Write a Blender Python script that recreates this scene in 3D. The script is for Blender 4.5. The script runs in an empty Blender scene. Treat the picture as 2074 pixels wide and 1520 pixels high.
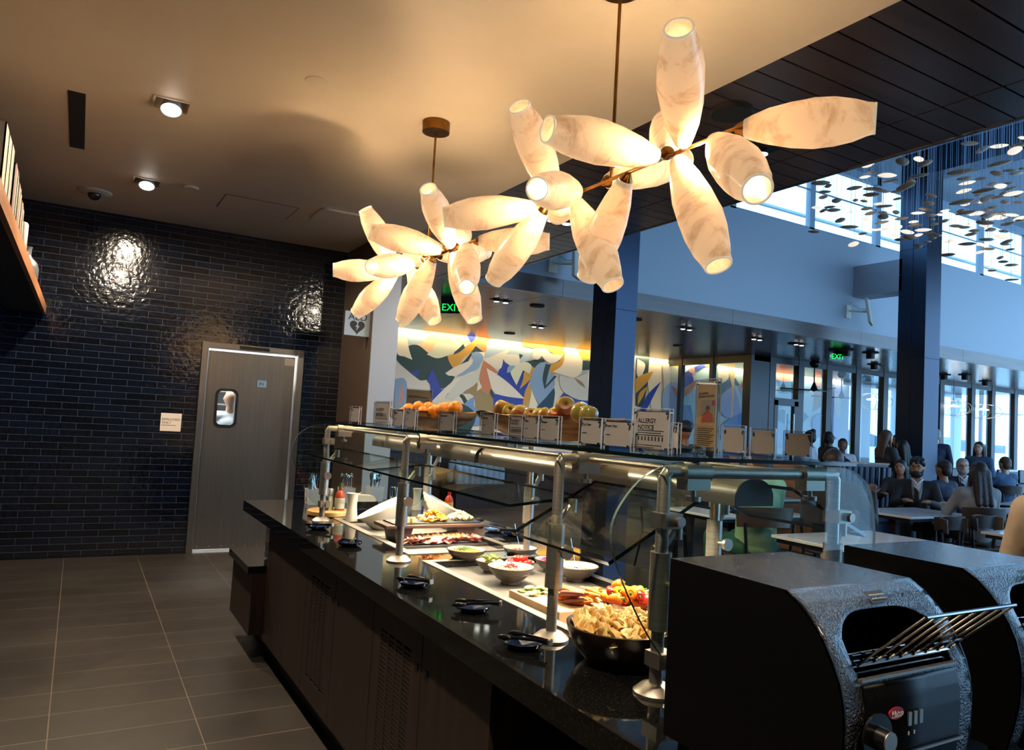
import bpy, math, random
from mathutils import Vector, Matrix
random.seed(7)
R_ = math.radians
sc = bpy.context.scene
COL = sc.collection
# ------------------------------------------------------------------ camera, sky, exposure
CAMH = 1.55
FPX = 1500.0
_vx = Vector((2577.38, -240.94, -FPX)).normalized()
_vy = Vector((-877.0, -43.0, -FPX)).normalized()
_vx = (_vx - _vy * _vx.dot(_vy)).normalized()
_vz = _vx.cross(_vy)
CM = Matrix((_vx, _vy, _vz))
cam = bpy.data.cameras.new('camera')
camo = bpy.data.objects.new('camera', cam)
COL.objects.link(camo)
cam.sensor_width = 36.0
cam.lens = 36.0 * FPX / 2074.0
cam.clip_start = 0.05
cam.clip_end = 2000
camo.matrix_world = Matrix.Translation((0, 0, CAMH)) @ CM.to_4x4()
sc.camera = camo
w = bpy.data.worlds.new('sky')
sc.world = w
w.use_nodes = True
_b = w.node_tree.nodes['Background']
_b.inputs[0].default_value = (0.33, 0.63, 1.0, 1)
_b.inputs[1].default_value = 2.35
sc.view_settings.view_transform = 'Standard'
sc.view_settings.look = 'None'
sc.view_settings.exposure = 1.05
sc.view_settings.gamma = 1.0
sc.view_settings.use_curve_mapping = False
sc.cycles.max_bounces = 7
sc.cycles.diffuse_bounces = 3
sc.cycles.glossy_bounces = 4
sc.cycles.transmission_bounces = 4
sc.cycles.transparent_max_bounces = 32
sc.cycles.sample_clamp_indirect = 4.0
sc.cycles.caustics_reflective = False
sc.cycles.caustics_refractive = False

def area(name, loc, rot, sx, sy, power, col, spread=None, portal=False):
    l = bpy.data.lights.new(name, 'AREA')
    l.shape = 'RECTANGLE'; l.size = sx; l.size_y = sy; l.energy = power; l.color = col
    if spread: l.spread = R_(spread)
    o = bpy.data.objects.new(name, l); COL.objects.link(o)
    o.location = loc; o.rotation_euler = rot
    if portal: l.cycles.is_portal = True
    return o
def spot(name, loc, target, power, col, ang, blend=0.5, rad=0.03):
    l = bpy.data.lights.new(name, 'SPOT')
    l.energy = power; l.color = col; l.spot_size = R_(ang); l.spot_blend = blend; l.shadow_soft_size = rad
    o = bpy.data.objects.new(name, l); COL.objects.link(o); o.location = loc
    d = Vector(target) - Vector(loc)
    o.rotation_euler = d.to_track_quat('-Z', 'Y').to_euler()
    return o
# the window openings that let the sky in
area('daylight_portal', (18, -3.97, 3.3), (R_(90), 0, 0), 18, 6.2, 1, (1, 1, 1), portal=True)
area('daylight_portal', (26.9, 3, 3.3), (R_(90), 0, R_(90)), 13, 6.4, 1, (1, 1, 1), portal=True)
area('daylight_portal', (16, 8.86, 5.98), (R_(-90), 0, 0), 22, 1.2, 1, (1, 1, 1), portal=True)
area('daylight_portal', (23.7, 14.6, 1.7), (R_(-90), 0, 0), 6.5, 3.0, 1, (1, 1, 1), portal=True)
WARM = (1.0, 0.70, 0.40)

# ------------------------------------------------------------------ pixel rays (frame 2074 x 1520)
def _ray(px, py): return CM @ Vector((px - 1037, -(py - 760), -FPX))
C0 = Vector((0, 0, CAMH))
def AZ(px, py, z): d = _ray(px, py); return C0 + d * ((z - CAMH) / d.z)
def AY(px, py, y): d = _ray(px, py); return C0 + d * (y / d.y)
def AD(px, py, d): return C0 + _ray(px, py) * (d / FPX)
def AX(px, py, x): d = _ray(px, py); return C0 + d * (x / d.x)

# ------------------------------------------------------------------ materials
def lin(c):
    r = []
    for v in c:
        v /= 255.0
        r.append(v / 12.92 if v <= 0.04045 else ((v + 0.055) / 1.055) ** 2.4)
    return (*r, 1)
def mat(name, c, rough=0.5, metal=0.0, spec=0.5, c2=None, nscale=8, stretch=(1, 1, 1), bump=0.0, bscale=60, coat=0, emit=0, alpha=1, ecol=None, detail=4, cr=(0.35, 0.65), sss=0):
    m = bpy.data.materials.new(name); m.use_nodes = True
    N = m.node_tree.nodes; L = m.node_tree.links
    p = N['Principled BSDF']
    p.inputs['Base Color'].default_value = lin(c)
    p.inputs['Roughness'].default_value = rough
    p.inputs['Metallic'].default_value = metal
    p.inputs['Specular IOR Level'].default_value = spec
    if coat: p.inputs['Coat Weight'].default_value = coat; p.inputs['Coat Roughness'].default_value = 0.08
    if sss: p.inputs['Subsurface Weight'].default_value = sss; p.inputs['Subsurface Radius'].default_value = (.02, .01, .006)
    if emit:
        p.inputs['Emission Color'].default_value = lin(ecol or c); p.inputs['Emission Strength'].default_value = emit
    if c2 or bump:
        tc = N.new('ShaderNodeTexCoord'); mp = N.new('ShaderNodeMapping')
        mp.inputs['Scale'].default_value = stretch
        L.new(tc.outputs['Object'], mp.inputs[0])
    if c2:
        n = N.new('ShaderNodeTexNoise'); n.inputs['Scale'].default_value = nscale; n.inputs['Detail'].default_value = detail
        L.new(mp.outputs[0], n.inputs['Vector'])
        r = N.new('ShaderNodeValToRGB'); r.color_ramp.elements[0].color = lin(c); r.color_ramp.elements[1].color = lin(c2)
        r.color_ramp.elements[0].position = cr[0]; r.color_ramp.elements[1].position = cr[1]
        L.new(n.outputs['Fac'], r.inputs[0]); L.new(r.outputs[0], p.inputs['Base Color'])
    if bump:
        n = N.new('ShaderNodeTexNoise'); n.inputs['Scale'].default_value = bscale; n.inputs['Detail'].default_value = 3
        L.new(mp.outputs[0], n.inputs['Vector'])
        b = N.new('ShaderNodeBump'); b.inputs['Strength'].default_value = bump; b.inputs['Distance'].default_value = 0.01
        L.new(n.outputs['Fac'], b.inputs['Height']); L.new(b.outputs[0], p.inputs['Normal'])
    return m
def glassmat(name, tint=(235, 245, 240), refl=1.0, ior=1.45, rough=0.0):
    m = bpy.data.materials.new(name); m.use_nodes = True
    N = m.node_tree.nodes; L = m.node_tree.links
    N.remove(N['Principled BSDF']); out = N['Material Output']
    t = N.new('ShaderNodeBsdfTransparent'); t.inputs[0].default_value = lin(tint)
    g = N.new('ShaderNodeBsdfGlossy'); g.inputs['Roughness'].default_value = rough
    lw = N.new('ShaderNodeLayerWeight'); lw.inputs[0].default_value = 0.5
    pw = N.new('ShaderNodeMath'); pw.operation = 'POWER'; pw.inputs[1].default_value = 4.5; L.new(lw.outputs['Facing'], pw.inputs[0])
    mu = N.new('ShaderNodeMath'); mu.operation = 'MULTIPLY_ADD'; mu.inputs[1].default_value = .9 * refl; mu.inputs[2].default_value = .045 * refl
    L.new(pw.outputs[0], mu.inputs[0])
    mx = N.new('ShaderNodeMixShader'); L.new(mu.outputs[0], mx.inputs[0]); L.new(t.outputs[0], mx.inputs[1]); L.new(g.outputs[0], mx.inputs[2])
    L.new(mx.outputs[0], out.inputs[0])
    return m
def brickmat(name, c1, c2, mortar, bw, rh, ms, rough, axes, bump=0.15, wav=0.0, off=0.5, coat=0.0, mbump=0.4, spec=0.5, var=None):
    m = bpy.data.materials.new(name); m.use_nodes = True
    N = m.node_tree.nodes; L = m.node_tree.links; p = N['Principled BSDF']
    tc = N.new('ShaderNodeTexCoord'); sx = N.new('ShaderNodeSeparateXYZ'); cx = N.new('ShaderNodeCombineXYZ')
    L.new(tc.outputs['Object'], sx.inputs[0]); L.new(sx.outputs[axes[0]], cx.inputs[0]); L.new(sx.outputs[axes[1]], cx.inputs[1])
    b = N.new('ShaderNodeTexBrick'); b.inputs['Scale'].default_value = 1.0
    b.inputs['Color1'].default_value = lin(c1); b.inputs['Color2'].default_value = lin(c2); b.inputs['Mortar'].default_value = lin(mortar)
    b.inputs['Brick Width'].default_value = bw; b.inputs['Row Height'].default_value = rh; b.inputs['Mortar Size'].default_value = ms
    b.inputs['Mortar Smooth'].default_value = 0.1; b.offset = off
    L.new(cx.outputs[0], b.inputs[0]); L.new(b.outputs[0], p.inputs['Base Color'])
    p.inputs['Roughness'].default_value = rough; p.inputs['Specular IOR Level'].default_value = spec
    if coat: p.inputs['Coat Weight'].default_value = coat
    n = N.new('ShaderNodeTexNoise'); n.inputs['Scale'].default_value = 22; n.inputs['Detail'].default_value = 2
    L.new(tc.outputs['Object'], n.inputs['Vector'])
    mr = N.new('ShaderNodeMath'); mr.operation = 'MULTIPLY'; mr.inputs[1].default_value = wav; L.new(n.outputs['Fac'], mr.inputs[0])
    iv = N.new('ShaderNodeMath'); iv.operation = 'MULTIPLY'; iv.inputs[1].default_value = -mbump; L.new(b.outputs['Fac'], iv.inputs[0])
    ad = N.new('ShaderNodeMath'); L.new(mr.outputs[0], ad.inputs[0]); L.new(iv.outputs[0], ad.inputs[1])
    bu = N.new('ShaderNodeBump'); bu.inputs['Strength'].default_value = bump; bu.inputs['Distance'].default_value = 0.01
    L.new(ad.outputs[0], bu.inputs['Height']); L.new(bu.outputs[0], p.inputs['Normal'])
    if var:
        n2 = N.new('ShaderNodeTexNoise'); n2.inputs['Scale'].default_value = 1.7; n2.inputs['Detail'].default_value = 6
        L.new(tc.outputs['Object'], n2.inputs['Vector'])
        rr = N.new('ShaderNodeMapRange'); rr.inputs[1].default_value = .3; rr.inputs[2].default_value = .7; rr.inputs[3].default_value = var[0]; rr.inputs[4].default_value = var[1]
        L.new(n2.outputs['Fac'], rr.inputs[0]); L.new(rr.outputs[0], p.inputs['Roughness'])
    return m
def woodmat(name, c1, c2, rough=0.4, axis=0, scale=14, coat=0, spec=0.5):
    st = [10, 10, 10]; st[axis] = 0.7
    return mat(name, c1, rough, 0, spec, c2=c2, nscale=scale / 10, stretch=st, detail=5, coat=coat, bump=0.05, bscale=scale / 6)

M = {}
M['ceil'] = mat('painted_ceiling', (222, 204, 178), 0.55, c2=(226, 209, 184), nscale=2)
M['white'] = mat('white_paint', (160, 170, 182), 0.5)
M['glassedge2'] = mat('pale_glass_edge', (96, 124, 118), 0.15, 0, 0.8)
M['offwhite'] = mat('offwhite_paint', (196, 190, 178), 0.45)
M['boards'] = woodmat('dark_ceiling_boards', (50, 41, 40), (68, 55, 51), 0.22, 0, 10, spec=0.7)
M['fascia'] = woodmat('fascia_wood', (70, 52, 46), (96, 72, 62), 0.3, 0, 9, spec=0.7)
M['black'] = mat('black_gap', (8, 8, 9), 0.8)
M['tileN'] = brickmat('glazed_tile', (5, 8, 17), (12, 20, 36), (70, 80, 96), 0.27, 0.0645, 0.0022, 0.10, (0, 2), bump=0.55, wav=0.5, spec=.8, coat=.1)
M['tileW'] = brickmat('glazed_tile_side', (5, 8, 17), (12, 20, 36), (70, 80, 96), 0.27, 0.0645, 0.0022, 0.09, (1, 2), bump=0.5, wav=0.4, spec=0.6)
M['floor'] = brickmat('floor_tile', (50, 46, 43), (57, 52, 48), (128, 112, 98), 0.622, 0.3055, 0.0026, 0.42, (0, 1), bump=0.12, wav=0.15, off=0.0, var=(.34, .55))
M['steel'] = mat('brushed_steel', (196, 190, 180), 0.34, 0.8, c2=(176, 170, 162), nscale=4, stretch=(2, 2, 60), bump=0.02, bscale=20)
M['steelH'] = mat('satin_steel', (186, 178, 168), 0.42, 1.0)
M['doorsteel'] = mat('door_steel', (142, 137, 132), 0.30, 0.9, c2=(135, 130, 125), nscale=2, stretch=(30, 1, 1))
M['chrome'] = mat('chrome', (215, 212, 205), 0.08, 1.0)
M['brass'] = mat('aged_brass', (176, 128, 62), 0.28, 1.0, c2=(140, 98, 46), nscale=12)
M['granite'] = mat('black_granite', (13, 13, 13), 0.055, 0, 0.42, c2=(44, 43, 41), nscale=160, cr=(.55, .75), detail=2)
M['cabwood'] = woodmat('cabinet_wood', (36, 24, 21), (52, 36, 31), 0.5, 2, 20)
M['toek'] = mat('toe_kick', (9, 8, 8), 0.6)
M['column'] = mat('column_metal', (42, 51, 68), 0.26, 0.8, 0.6)
M['brownwall'] = mat('brown_wallcovering', (74, 61, 54), 0.55, c2=(82, 68, 60), nscale=60)
M['bluewall'] = mat('pale_endwall', (150, 158, 170), 0.4)
M['darkwood'] = woodmat('dark_panel', (52, 40, 34), (72, 56, 47), 0.5, 2, 12)
M['shelfwood'] = woodmat('shelf_wood', (168, 104, 62), (204, 140, 92), 0.4, 1, 12)
M['glass'] = glassmat('clear_glass', (242, 248, 246), .42)
M['glassedge'] = mat('green_glass_edge', (8, 24, 22), 0.1, 0, 0.6)
M['acrylic'] = glassmat('clear_acrylic', (244, 246, 248), 0.8)
M['acredge'] = mat('acrylic_edge', (205, 212, 222), 0.15, 0, 0.8)
M['winglass'] = glassmat('window_glass', (244, 250, 252), .9)
M['frame'] = mat('dark_window_frame', (30, 32, 36), 0.35, 0.3)
M['framelight'] = mat('clerestory_mullion', (150, 168, 184), 0.4)
M['marble'] = mat('white_marble', (232, 234, 236), 0.12, 0, 0.8, c2=(218, 222, 226), nscale=3)
M['chair'] = woodmat('dark_chair_wood', (52, 40, 36), (70, 54, 48), 0.4, 0, 10)
M['blackmetal'] = mat('black_metal', (18, 18, 20), 0.4, 0.4)
M['toaster'] = mat('black_hammered_enamel', (10, 11, 13), 0.17, 0.0, 1.0, bump=.8, bscale=240, coat=.2)
M['toasterflat'] = mat('black_toaster_panel', (7, 7, 9), 0.42, 0, 0.22)
M['navy'] = mat('navy_glaze', (16, 28, 54), 0.13, 0, 0.3)
M['blueplate'] = mat('light_blue_glaze', (92, 124, 176), 0.15, 0, 0.6)
M['blackpl'] = mat('black_plastic', (14, 14, 17), 0.22, 0, 0.6)
M['ceramic'] = mat('white_ceramic', (226, 220, 206), 0.15, 0, 0.6)
M['bowlout'] = mat('grey_stoneware', (96, 88, 80), 0.35, c2=(120, 110, 98), nscale=18, stretch=(1, 1, 6))
M['bowlin'] = mat('cream_glaze', (222, 212, 190), 0.2, c2=(205, 190, 160), nscale=30)
M['slate'] = mat('slate_board', (52, 50, 50), 0.6, c2=(70, 67, 66), nscale=20)
M['slab'] = mat('grey_stone_liner', (104, 101, 96), 0.5, c2=(84, 82, 78), nscale=12)
M['maple'] = woodmat('maple_block', (214, 166, 120), (232, 190, 146), 0.45, 0, 12)
M['bamboo'] = woodmat('pale_bamboo', (206, 160, 100), (224, 182, 122), 0.45, 0, 14)
M['walnutrough'] = woodmat('rustic_walnut', (60, 44, 36), (98, 76, 62), 0.55, 0, 14)
M['teak'] = woodmat('carved_root_wood', (96, 62, 36), (190, 142, 94), 0.35, 0, 16)
M['darkbowl'] = woodmat('dark_wood_bowl', (46, 32, 26), (62, 44, 36), 0.32, 0, 8, coat=0.2)
M['paper'] = mat('menu_paper', (214, 202, 196), 0.6)
M['paperback'] = mat('cream_paper', (246, 226, 206), 0.6)
M['ink'] = mat('ink', (30, 30, 34), 0.6)
M['poster'] = mat('tan_poster', (206, 172, 120), 0.5)
M['plastwhite'] = mat('white_plastic', (216, 222, 230), 0.35)
M['lightblue'] = mat('sky_blue_upholstery', (120, 156, 190), 0.6)
M['booth'] = mat('navy_leather', (24, 38, 62), 0.35)
M['orangef'] = mat('orange_peel', (244, 152, 26), 0.42, bump=0.15, bscale=160, c2=(238, 134, 16), nscale=10)
def emis(name, c, s):
    m = bpy.data.materials.new(name); m.use_nodes = True
    N = m.node_tree.nodes; p = N['Principled BSDF']
    p.inputs['Base Color'].default_value = (0, 0, 0, 1)
    p.inputs['Emission Color'].default_value = lin(c); p.inputs['Emission Strength'].default_value = s
    return m
M['lamp'] = emis('lamp_lens', (255, 246, 232), 9)
M['striplamp'] = emis('strip_lamp', (255, 226, 180), 3)
M['exitg'] = emis('exit_green', (10, 200, 70), 1.3)
M['bulb'] = emis('warm_bulb', (255, 220, 160), 3)

# ------------------------------------------------------------------ mesh builder
class MB:
    def __init__(s): s.v = []; s.f = []; s.m = []; s.T = None; s.mi = 0
    def _a(s, vs, fs):
        b = len(s.v)
        s.v += [tuple(s.T @ Vector(p)) if s.T else tuple(p) for p in vs]
        s.f += [tuple(i + b for i in f) for f in fs]; s.m += [s.mi] * len(fs)
        return s
    def box(s, x0, y0, z0, x1, y1, z1):
        if x0 > x1: x0, x1 = x1, x0
        if y0 > y1: y0, y1 = y1, y0
        if z0 > z1: z0, z1 = z1, z0
        return s._a([(x0, y0, z0), (x1, y0, z0), (x1, y1, z0), (x0, y1, z0), (x0, y0, z1), (x1, y0, z1), (x1, y1, z1), (x0, y1, z1)],
                    [(0, 3, 2, 1), (4, 5, 6, 7), (0, 1, 5, 4), (1, 2, 6, 5), (2, 3, 7, 6), (3, 0, 4, 7)])
    def cyl(s, p, q, r, r2=None, n=16):
        p = Vector(p); q = Vector(q); r2 = r if r2 is None else r2
        d = (q - p).normalized(); u = d.orthogonal().normalized(); w_ = d.cross(u)
        vs = []
        for c, rr in ((p, r), (q, r2)):
            for i in range(n):
                a = 2 * math.pi * i / n; vs.append(c + (u * math.cos(a) + w_ * math.sin(a)) * rr)
        fs = [(i, (i + 1) % n, n + (i + 1) % n, n + i) for i in range(n)]
        fs += [tuple(range(n - 1, -1, -1)), tuple(range(n, 2 * n))]
        return s._a(vs, fs)
    def tube(s, pts, r, n=8, flat=None):
        pts = [Vector(p) for p in pts]; k = len(pts); vs = []; fs = []; u = None
        for i, p in enumerate(pts):
            d = (pts[min(i + 1, k - 1)] - pts[max(i - 1, 0)]).normalized()
            if u is None: u = d.orthogonal().normalized() if flat is None else (Vector(flat) - d * d.dot(Vector(flat))).normalized()
            else: u = (u - d * u.dot(d)).normalized()
            w_ = d.cross(u); rr = r[i] if isinstance(r, (list, tuple)) else r
            ra, rb = rr if isinstance(rr, tuple) else (rr, rr)
            for j in range(n):
                a = 2 * math.pi * j / n; vs.append(p + u * math.cos(a) * ra + w_ * math.sin(a) * rb)
        for i in range(k - 1):
            for j in range(n):
                fs.append((i * n + j, i * n + (j + 1) % n, (i + 1) * n + (j + 1) % n, (i + 1) * n + j))
        fs += [tuple(range(n - 1, -1, -1)), tuple(range((k - 1) * n, k * n))]
        return s._a(vs, fs)
    def lathe(s, prof, c=(0, 0, 0), n=32, axis=None, sx=1, sy=1, wob=0, closed=False, caps=True):
        c = Vector(c); Q = Vector(axis).to_track_quat('Z', 'Y').to_matrix() if axis is not None else Matrix.Identity(3)
        vs = []; fs = []; k = len(prof)
        for (r, z) in prof:
            for j in range(n):
                a = 2 * math.pi * j / n
                rr = r * (1 + wob * math.sin(3 * a + z * 20) * .5 + wob * .5 * math.sin(5 * a - z * 33))
                vs.append(c + Q @ Vector((rr * math.cos(a) * sx, rr * math.sin(a) * sy, z)))
        for i in range(k - 1):
            for j in range(n):
                fs.append((i * n + j, i * n + (j + 1) % n, (i + 1) * n + (j + 1) % n, (i + 1) * n + j))
        if closed:
            for j in range(n): fs.append(((k - 1) * n + j, (k - 1) * n + (j + 1) % n, (j + 1) % n, j))
        elif caps:
            if prof[0][0] > 1e-6: fs.append(tuple(range(n - 1, -1, -1)))
            if prof[-1][0] > 1e-6: fs.append(tuple(range((k - 1) * n, k * n)))
        return s._a(vs, fs)
    def ell(s, c, r, nu=12, nv=16, Q=None):
        c = Vector(c); r = (r, r, r) if isinstance(r, (int, float)) else r
        vs = []; fs = []
        for i in range(1, nu):
            t = math.pi * i / nu
            for j in range(nv):
                a = 2 * math.pi * j / nv
                p = Vector((r[0] * math.sin(t) * math.cos(a), r[1] * math.sin(t) * math.sin(a), r[2] * math.cos(t)))
                vs.append(c + (Q @ p if Q else p))
        t_, b_ = Vector((0, 0, r[2])), Vector((0, 0, -r[2]))
        vs += [c + (Q @ t_ if Q else t_), c + (Q @ b_ if Q else b_)]
        for i in range(nu - 2):
            for j in range(nv):
                fs.append((i * nv + j, (i + 1) * nv + j, (i + 1) * nv + (j + 1) % nv, i * nv + (j + 1) % nv))
        T = len(vs) - 2
        for j in range(nv):
            fs.append((T, j, (j + 1) % nv)); fs.append((T + 1, (nu - 2) * nv + (j + 1) % nv, (nu - 2) * nv + j))
        return s._a(vs, fs)
    def prism(s, poly, off, side_mi=None):
        n = len(poly); o = Vector(off)
        vs = [Vector(p) for p in poly] + [Vector(p) + o for p in poly]
        b = len(s.f)
        s._a(vs, [tuple(range(n - 1, -1, -1)), tuple(range(n, 2 * n))] + [(i, (i + 1) % n, n + (i + 1) % n, n + i) for i in range(n)])
        if side_mi is not None:
            for k in range(b + 2, len(s.f)): s.m[k] = side_mi
        return s
    def quad(s, a, b, c, d): return s._a([a, b, c, d], [(0, 1, 2, 3)])
    def build(s, name, mats, parent=None, smooth=True, bevel=0, world=False, angle=35):
        me = bpy.data.meshes.new(name)
        me.from_pydata(s.v, [], s.f)
        if not isinstance(mats, (list, tuple)): mats = [mats]
        for m in mats: me.materials.append(M[m] if isinstance(m, str) else m)
        me.polygons.foreach_set('material_index', s.m)
        if smooth:
            me.polygons.foreach_set('use_smooth', [True] * len(s.f)); me.set_sharp_from_angle(angle=R_(angle))
        me.update()
        o = bpy.data.objects.new(name, me); COL.objects.link(o)
        if parent is not None:
            o.parent = parent
            if world: o.matrix_parent_inverse = Matrix.LocRotScale(parent.location, parent.rotation_euler, parent.scale).inverted()
        if bevel:
            bm = o.modifiers.new('bevel', 'BEVEL'); bm.width = bevel; bm.segments = 2; bm.limit_method = 'ANGLE'
        return o
def tag(o, label, cat, group=None):
    o['label'] = label; o['category'] = cat
    if group: o['group'] = group
    return o
def thing(name, label, cat, loc=(0, 0, 0), rz=0, group=None):
    o = bpy.data.objects.new(name, None); COL.objects.link(o)
    o.empty_display_size = 0.05
    o.location = loc; o.rotation_euler = (0, 0, rz)
    return tag(o, label, cat, group)
def struct(o): o['kind'] = 'structure'; return o
def copyt(root, loc, rz=0, label=None, group=None, scale=None):
    r = root.copy(); COL.objects.link(r); r.location = loc; r.rotation_euler = (0, 0, rz)
    if scale: r.scale = (scale,) * 3
    if label: r['label'] = label
    if group: r['group'] = group
    for ch in [c for c in bpy.data.objects if c.parent == root]:
        c = ch.copy(); COL.objects.link(c); c.parent = r
        for g_ in [q for q in bpy.data.objects if q.parent == ch]:
            d = g_.copy(); COL.objects.link(d); d.parent = c
    return r
def text(body, size, loc, right, up, m, parent=None, name='lettering', align='LEFT', ext=0.0004, shear=0):
    c = bpy.data.curves.new(name, 'FONT'); c.body = body; c.size = size; c.extrude = ext; c.align_x = align; c.shear = shear
    c.materials.append(M[m] if isinstance(m, str) else m)
    o_ = bpy.data.objects.new('tmp', c); COL.objects.link(o_); bpy.context.view_layer.update()
    me = bpy.data.meshes.new_from_object(o_.evaluated_get(bpy.context.evaluated_depsgraph_get())); bpy.data.objects.remove(o_)
    me.name = name; o = bpy.data.objects.new(name, me); COL.objects.link(o)
    x = Vector(right).normalized(); y = Vector(up).normalized(); z = x.cross(y)
    mw = Matrix((x, y, z)).transposed().to_4x4(); mw.translation = Vector(loc)
    if parent is not None:
        o.parent = parent
        mw = Matrix.LocRotScale(parent.location, parent.rotation_euler, parent.scale).inverted() @ mw
    o.matrix_local = mw if parent is not None else mw
    return o
# ------------------------------------------------------------------ THE SETTING
XL, YW, ZC = -0.64, 8.33, 3.385
XB, XS = 2.81, 4.39
YF = 8.87
struct(MB().box(XL - .1, -4, -.1, 27, 15, 0).build('floor', 'floor', smooth=False))
b = MB(); hx0, hx1 = .255, .445; ya = XL - .1
b.box(ya, -4, ZC, hx0, YW + .1, ZC + .1).box(hx1, -4, ZC, XB, YW + .1, ZC + .1)
yy = [-4]
for c_ in (4.99, 6.90): yy += [c_ - .095, c_ + .095]
yy.append(YW + .1)
for i in range(0, 6, 2): b.box(hx0, yy[i], ZC, hx1, yy[i + 1], ZC + .1)
b.box(hx0 - .01, 4.8, ZC + .1, hx1 + .01, 7.1, ZC + .11)
struct(b.build('ceiling', 'ceil', smooth=False))
struct(MB().box(XL - .1, -4, 0, XL, YW + .1, 2.31).build('wall_left', 'tileW', smooth=False))
struct(MB().box(XL - .1, -4, 2.31, XL, YW + .1, ZC).build('wall_left_upper', 'darkwood', smooth=False))
struct(MB().box(XL, YW, 0, 1.13, YW + .12, ZC).box(2.075, YW, 0, 2.55, YW + .12, ZC).box(1.13, YW, 2.16, 2.075, YW + .12, ZC).build('wall_back', 'tileN', smooth=False))
struct(MB().box(2.55, 7.32, 0, 2.83, YW + .12, ZC).build('wall_back_return', 'brownwall', smooth=False))
b = MB().box(2.552, 7.30, 0, 2.832, 7.322, ZC)
struct(b.build('trim_return_end', 'bluewall', smooth=False))  # thin sheet, bluish daylight on the wall end is put into its colour
struct(MB().box(2.72, YW + .12, 0, 2.83, 14.8, ZC).build('wall_passage', 'bluewall', smooth=False))
struct(MB().box(XS, -4.1, 0, 9.0, -4, 6.75).build('wall_front_atrium', 'white', smooth=False))  # unseen stretch made solid so that no window reflects in the tiles
struct(MB().box(XL - .1, -4.1, 0, XS, -4, ZC).build('wall_front', 'offwhite', smooth=False))
struct(MB().box(XL, YW - .012, 0, 1.07, YW, .012).box(2.13, YW - .012, 0, 2.55, YW, .012).build('baseboard_back', 'blackmetal', smooth=False))
# wood board ceiling : a strip along the counter, then all of the dining room beyond the fascia
b = MB(); P = 0.155; y = 1.80 - P * 37; k = 0
while y < 14.7:
    y1 = y + P - .011
    if y < YF - .02:
        b.box(XB, y, ZC, 3.909, y1, ZC + .02); b.box(3.921, y, ZC, XS, y1, ZC + .02)
    else:
        xs = [XB, 5.7, 9.4, 13.1, 16.8, 20.5, 24.2, 27]
        for i in range(7):
            for h_ in (0, P / 2): b.box(xs[i] + (.008 if i else 0), y + h_, ZC, xs[i + 1], y + h_ + P / 2 - .017, ZC + .02)
    y += P
b.mi = 1
b.box(XB, -4, ZC + .02, XS, YF, ZC + .06).box(XB, YF, ZC + .02, 27, 14.9, ZC + .06)
struct(b.build('ceiling_wood', ['boards', 'black'], smooth=False))
struct(MB().box(XS - .02, -4, ZC - .005, XS, YF, ZC + .1).build('trim_strip_edge', 'boards', smooth=False))
b = MB()
xs = [XS - .3, 5.9, 9.35, 12.8, 16.3, 19.8, 23.3, 27]
for i in range(7): b.box(xs[i] + .006, YF - .03, ZC, xs[i + 1], YF + .06, 3.635)
struct(b.build('trim_fascia', 'fascia', smooth=False))
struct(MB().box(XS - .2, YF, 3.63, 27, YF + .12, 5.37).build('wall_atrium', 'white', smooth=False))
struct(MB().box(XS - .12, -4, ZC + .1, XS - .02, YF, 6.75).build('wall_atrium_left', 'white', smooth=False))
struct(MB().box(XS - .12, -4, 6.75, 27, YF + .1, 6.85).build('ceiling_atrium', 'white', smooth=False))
b = MB().box(12.55, -4, 6.3, 13.0, 7.6, 6.75).box(19.3, -4, 6.3, 19.75, 7.6, 6.75).box(5.8, -4, 6.3, 6.15, 7.6, 6.75)
struct(b.build('ceiling_atrium_beam', 'column', smooth=False))
b = MB().box(12.55, 7.9, 4.28, 13.0, YF, 4.86); b.box(12.548, 7.9, 4.56, 13.002, YF, 4.563)
struct(b.build('wall_atrium_beam', 'white', smooth=False))
# clerestory
b = MB()
for x in (4.5, 7.4, 9.3, 11.33, 13.3, 15.2, 17.05, 19, 21, 23, 25, 26.9): b.box(x - .07, YF + .0, 5.37, x + .07, YF + .1, 6.75)
b.box(XS, YF + .03, 6.095, 27, YF + .05, 6.12); b.box(XS, YF, 5.37, 27, YF + .1, 5.40); b.box(XS, YF, 6.6, 27, YF + .1, 6.75)
w1 = struct(b.build('window_1', 'framelight', smooth=False))
MB().box(XS, YF + .045, 5.4, 27, YF + .05, 6.6).build('pane', 'winglass', w1, smooth=False)
struct(MB().box(XS, YF + 2.6, 6.75, 27, YF + 2.7, 6.8).box(XS, YF + 5, 6.85, 27, YF + 5.1, 6.9).build('trim_canopy', 'framelight', smooth=False))
# big openings that the daylight comes through
b = MB()
for x in range(9, 28, 2): b.box(x - .04, -4.05, 0, x + .04, -3.95, 6.75)
b.box(9, -4.05, 3.3, 27, -3.95, 3.4)
struct(b.build('window_2', 'frame', smooth=False))
b = MB()
for y in range(-4, 16, 2): b.box(26.95, y - .04, 0, 27.05, y + .04, 6.75 if y < 8.8 else ZC)
struct(b.build('window_3', 'frame', smooth=False))
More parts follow.
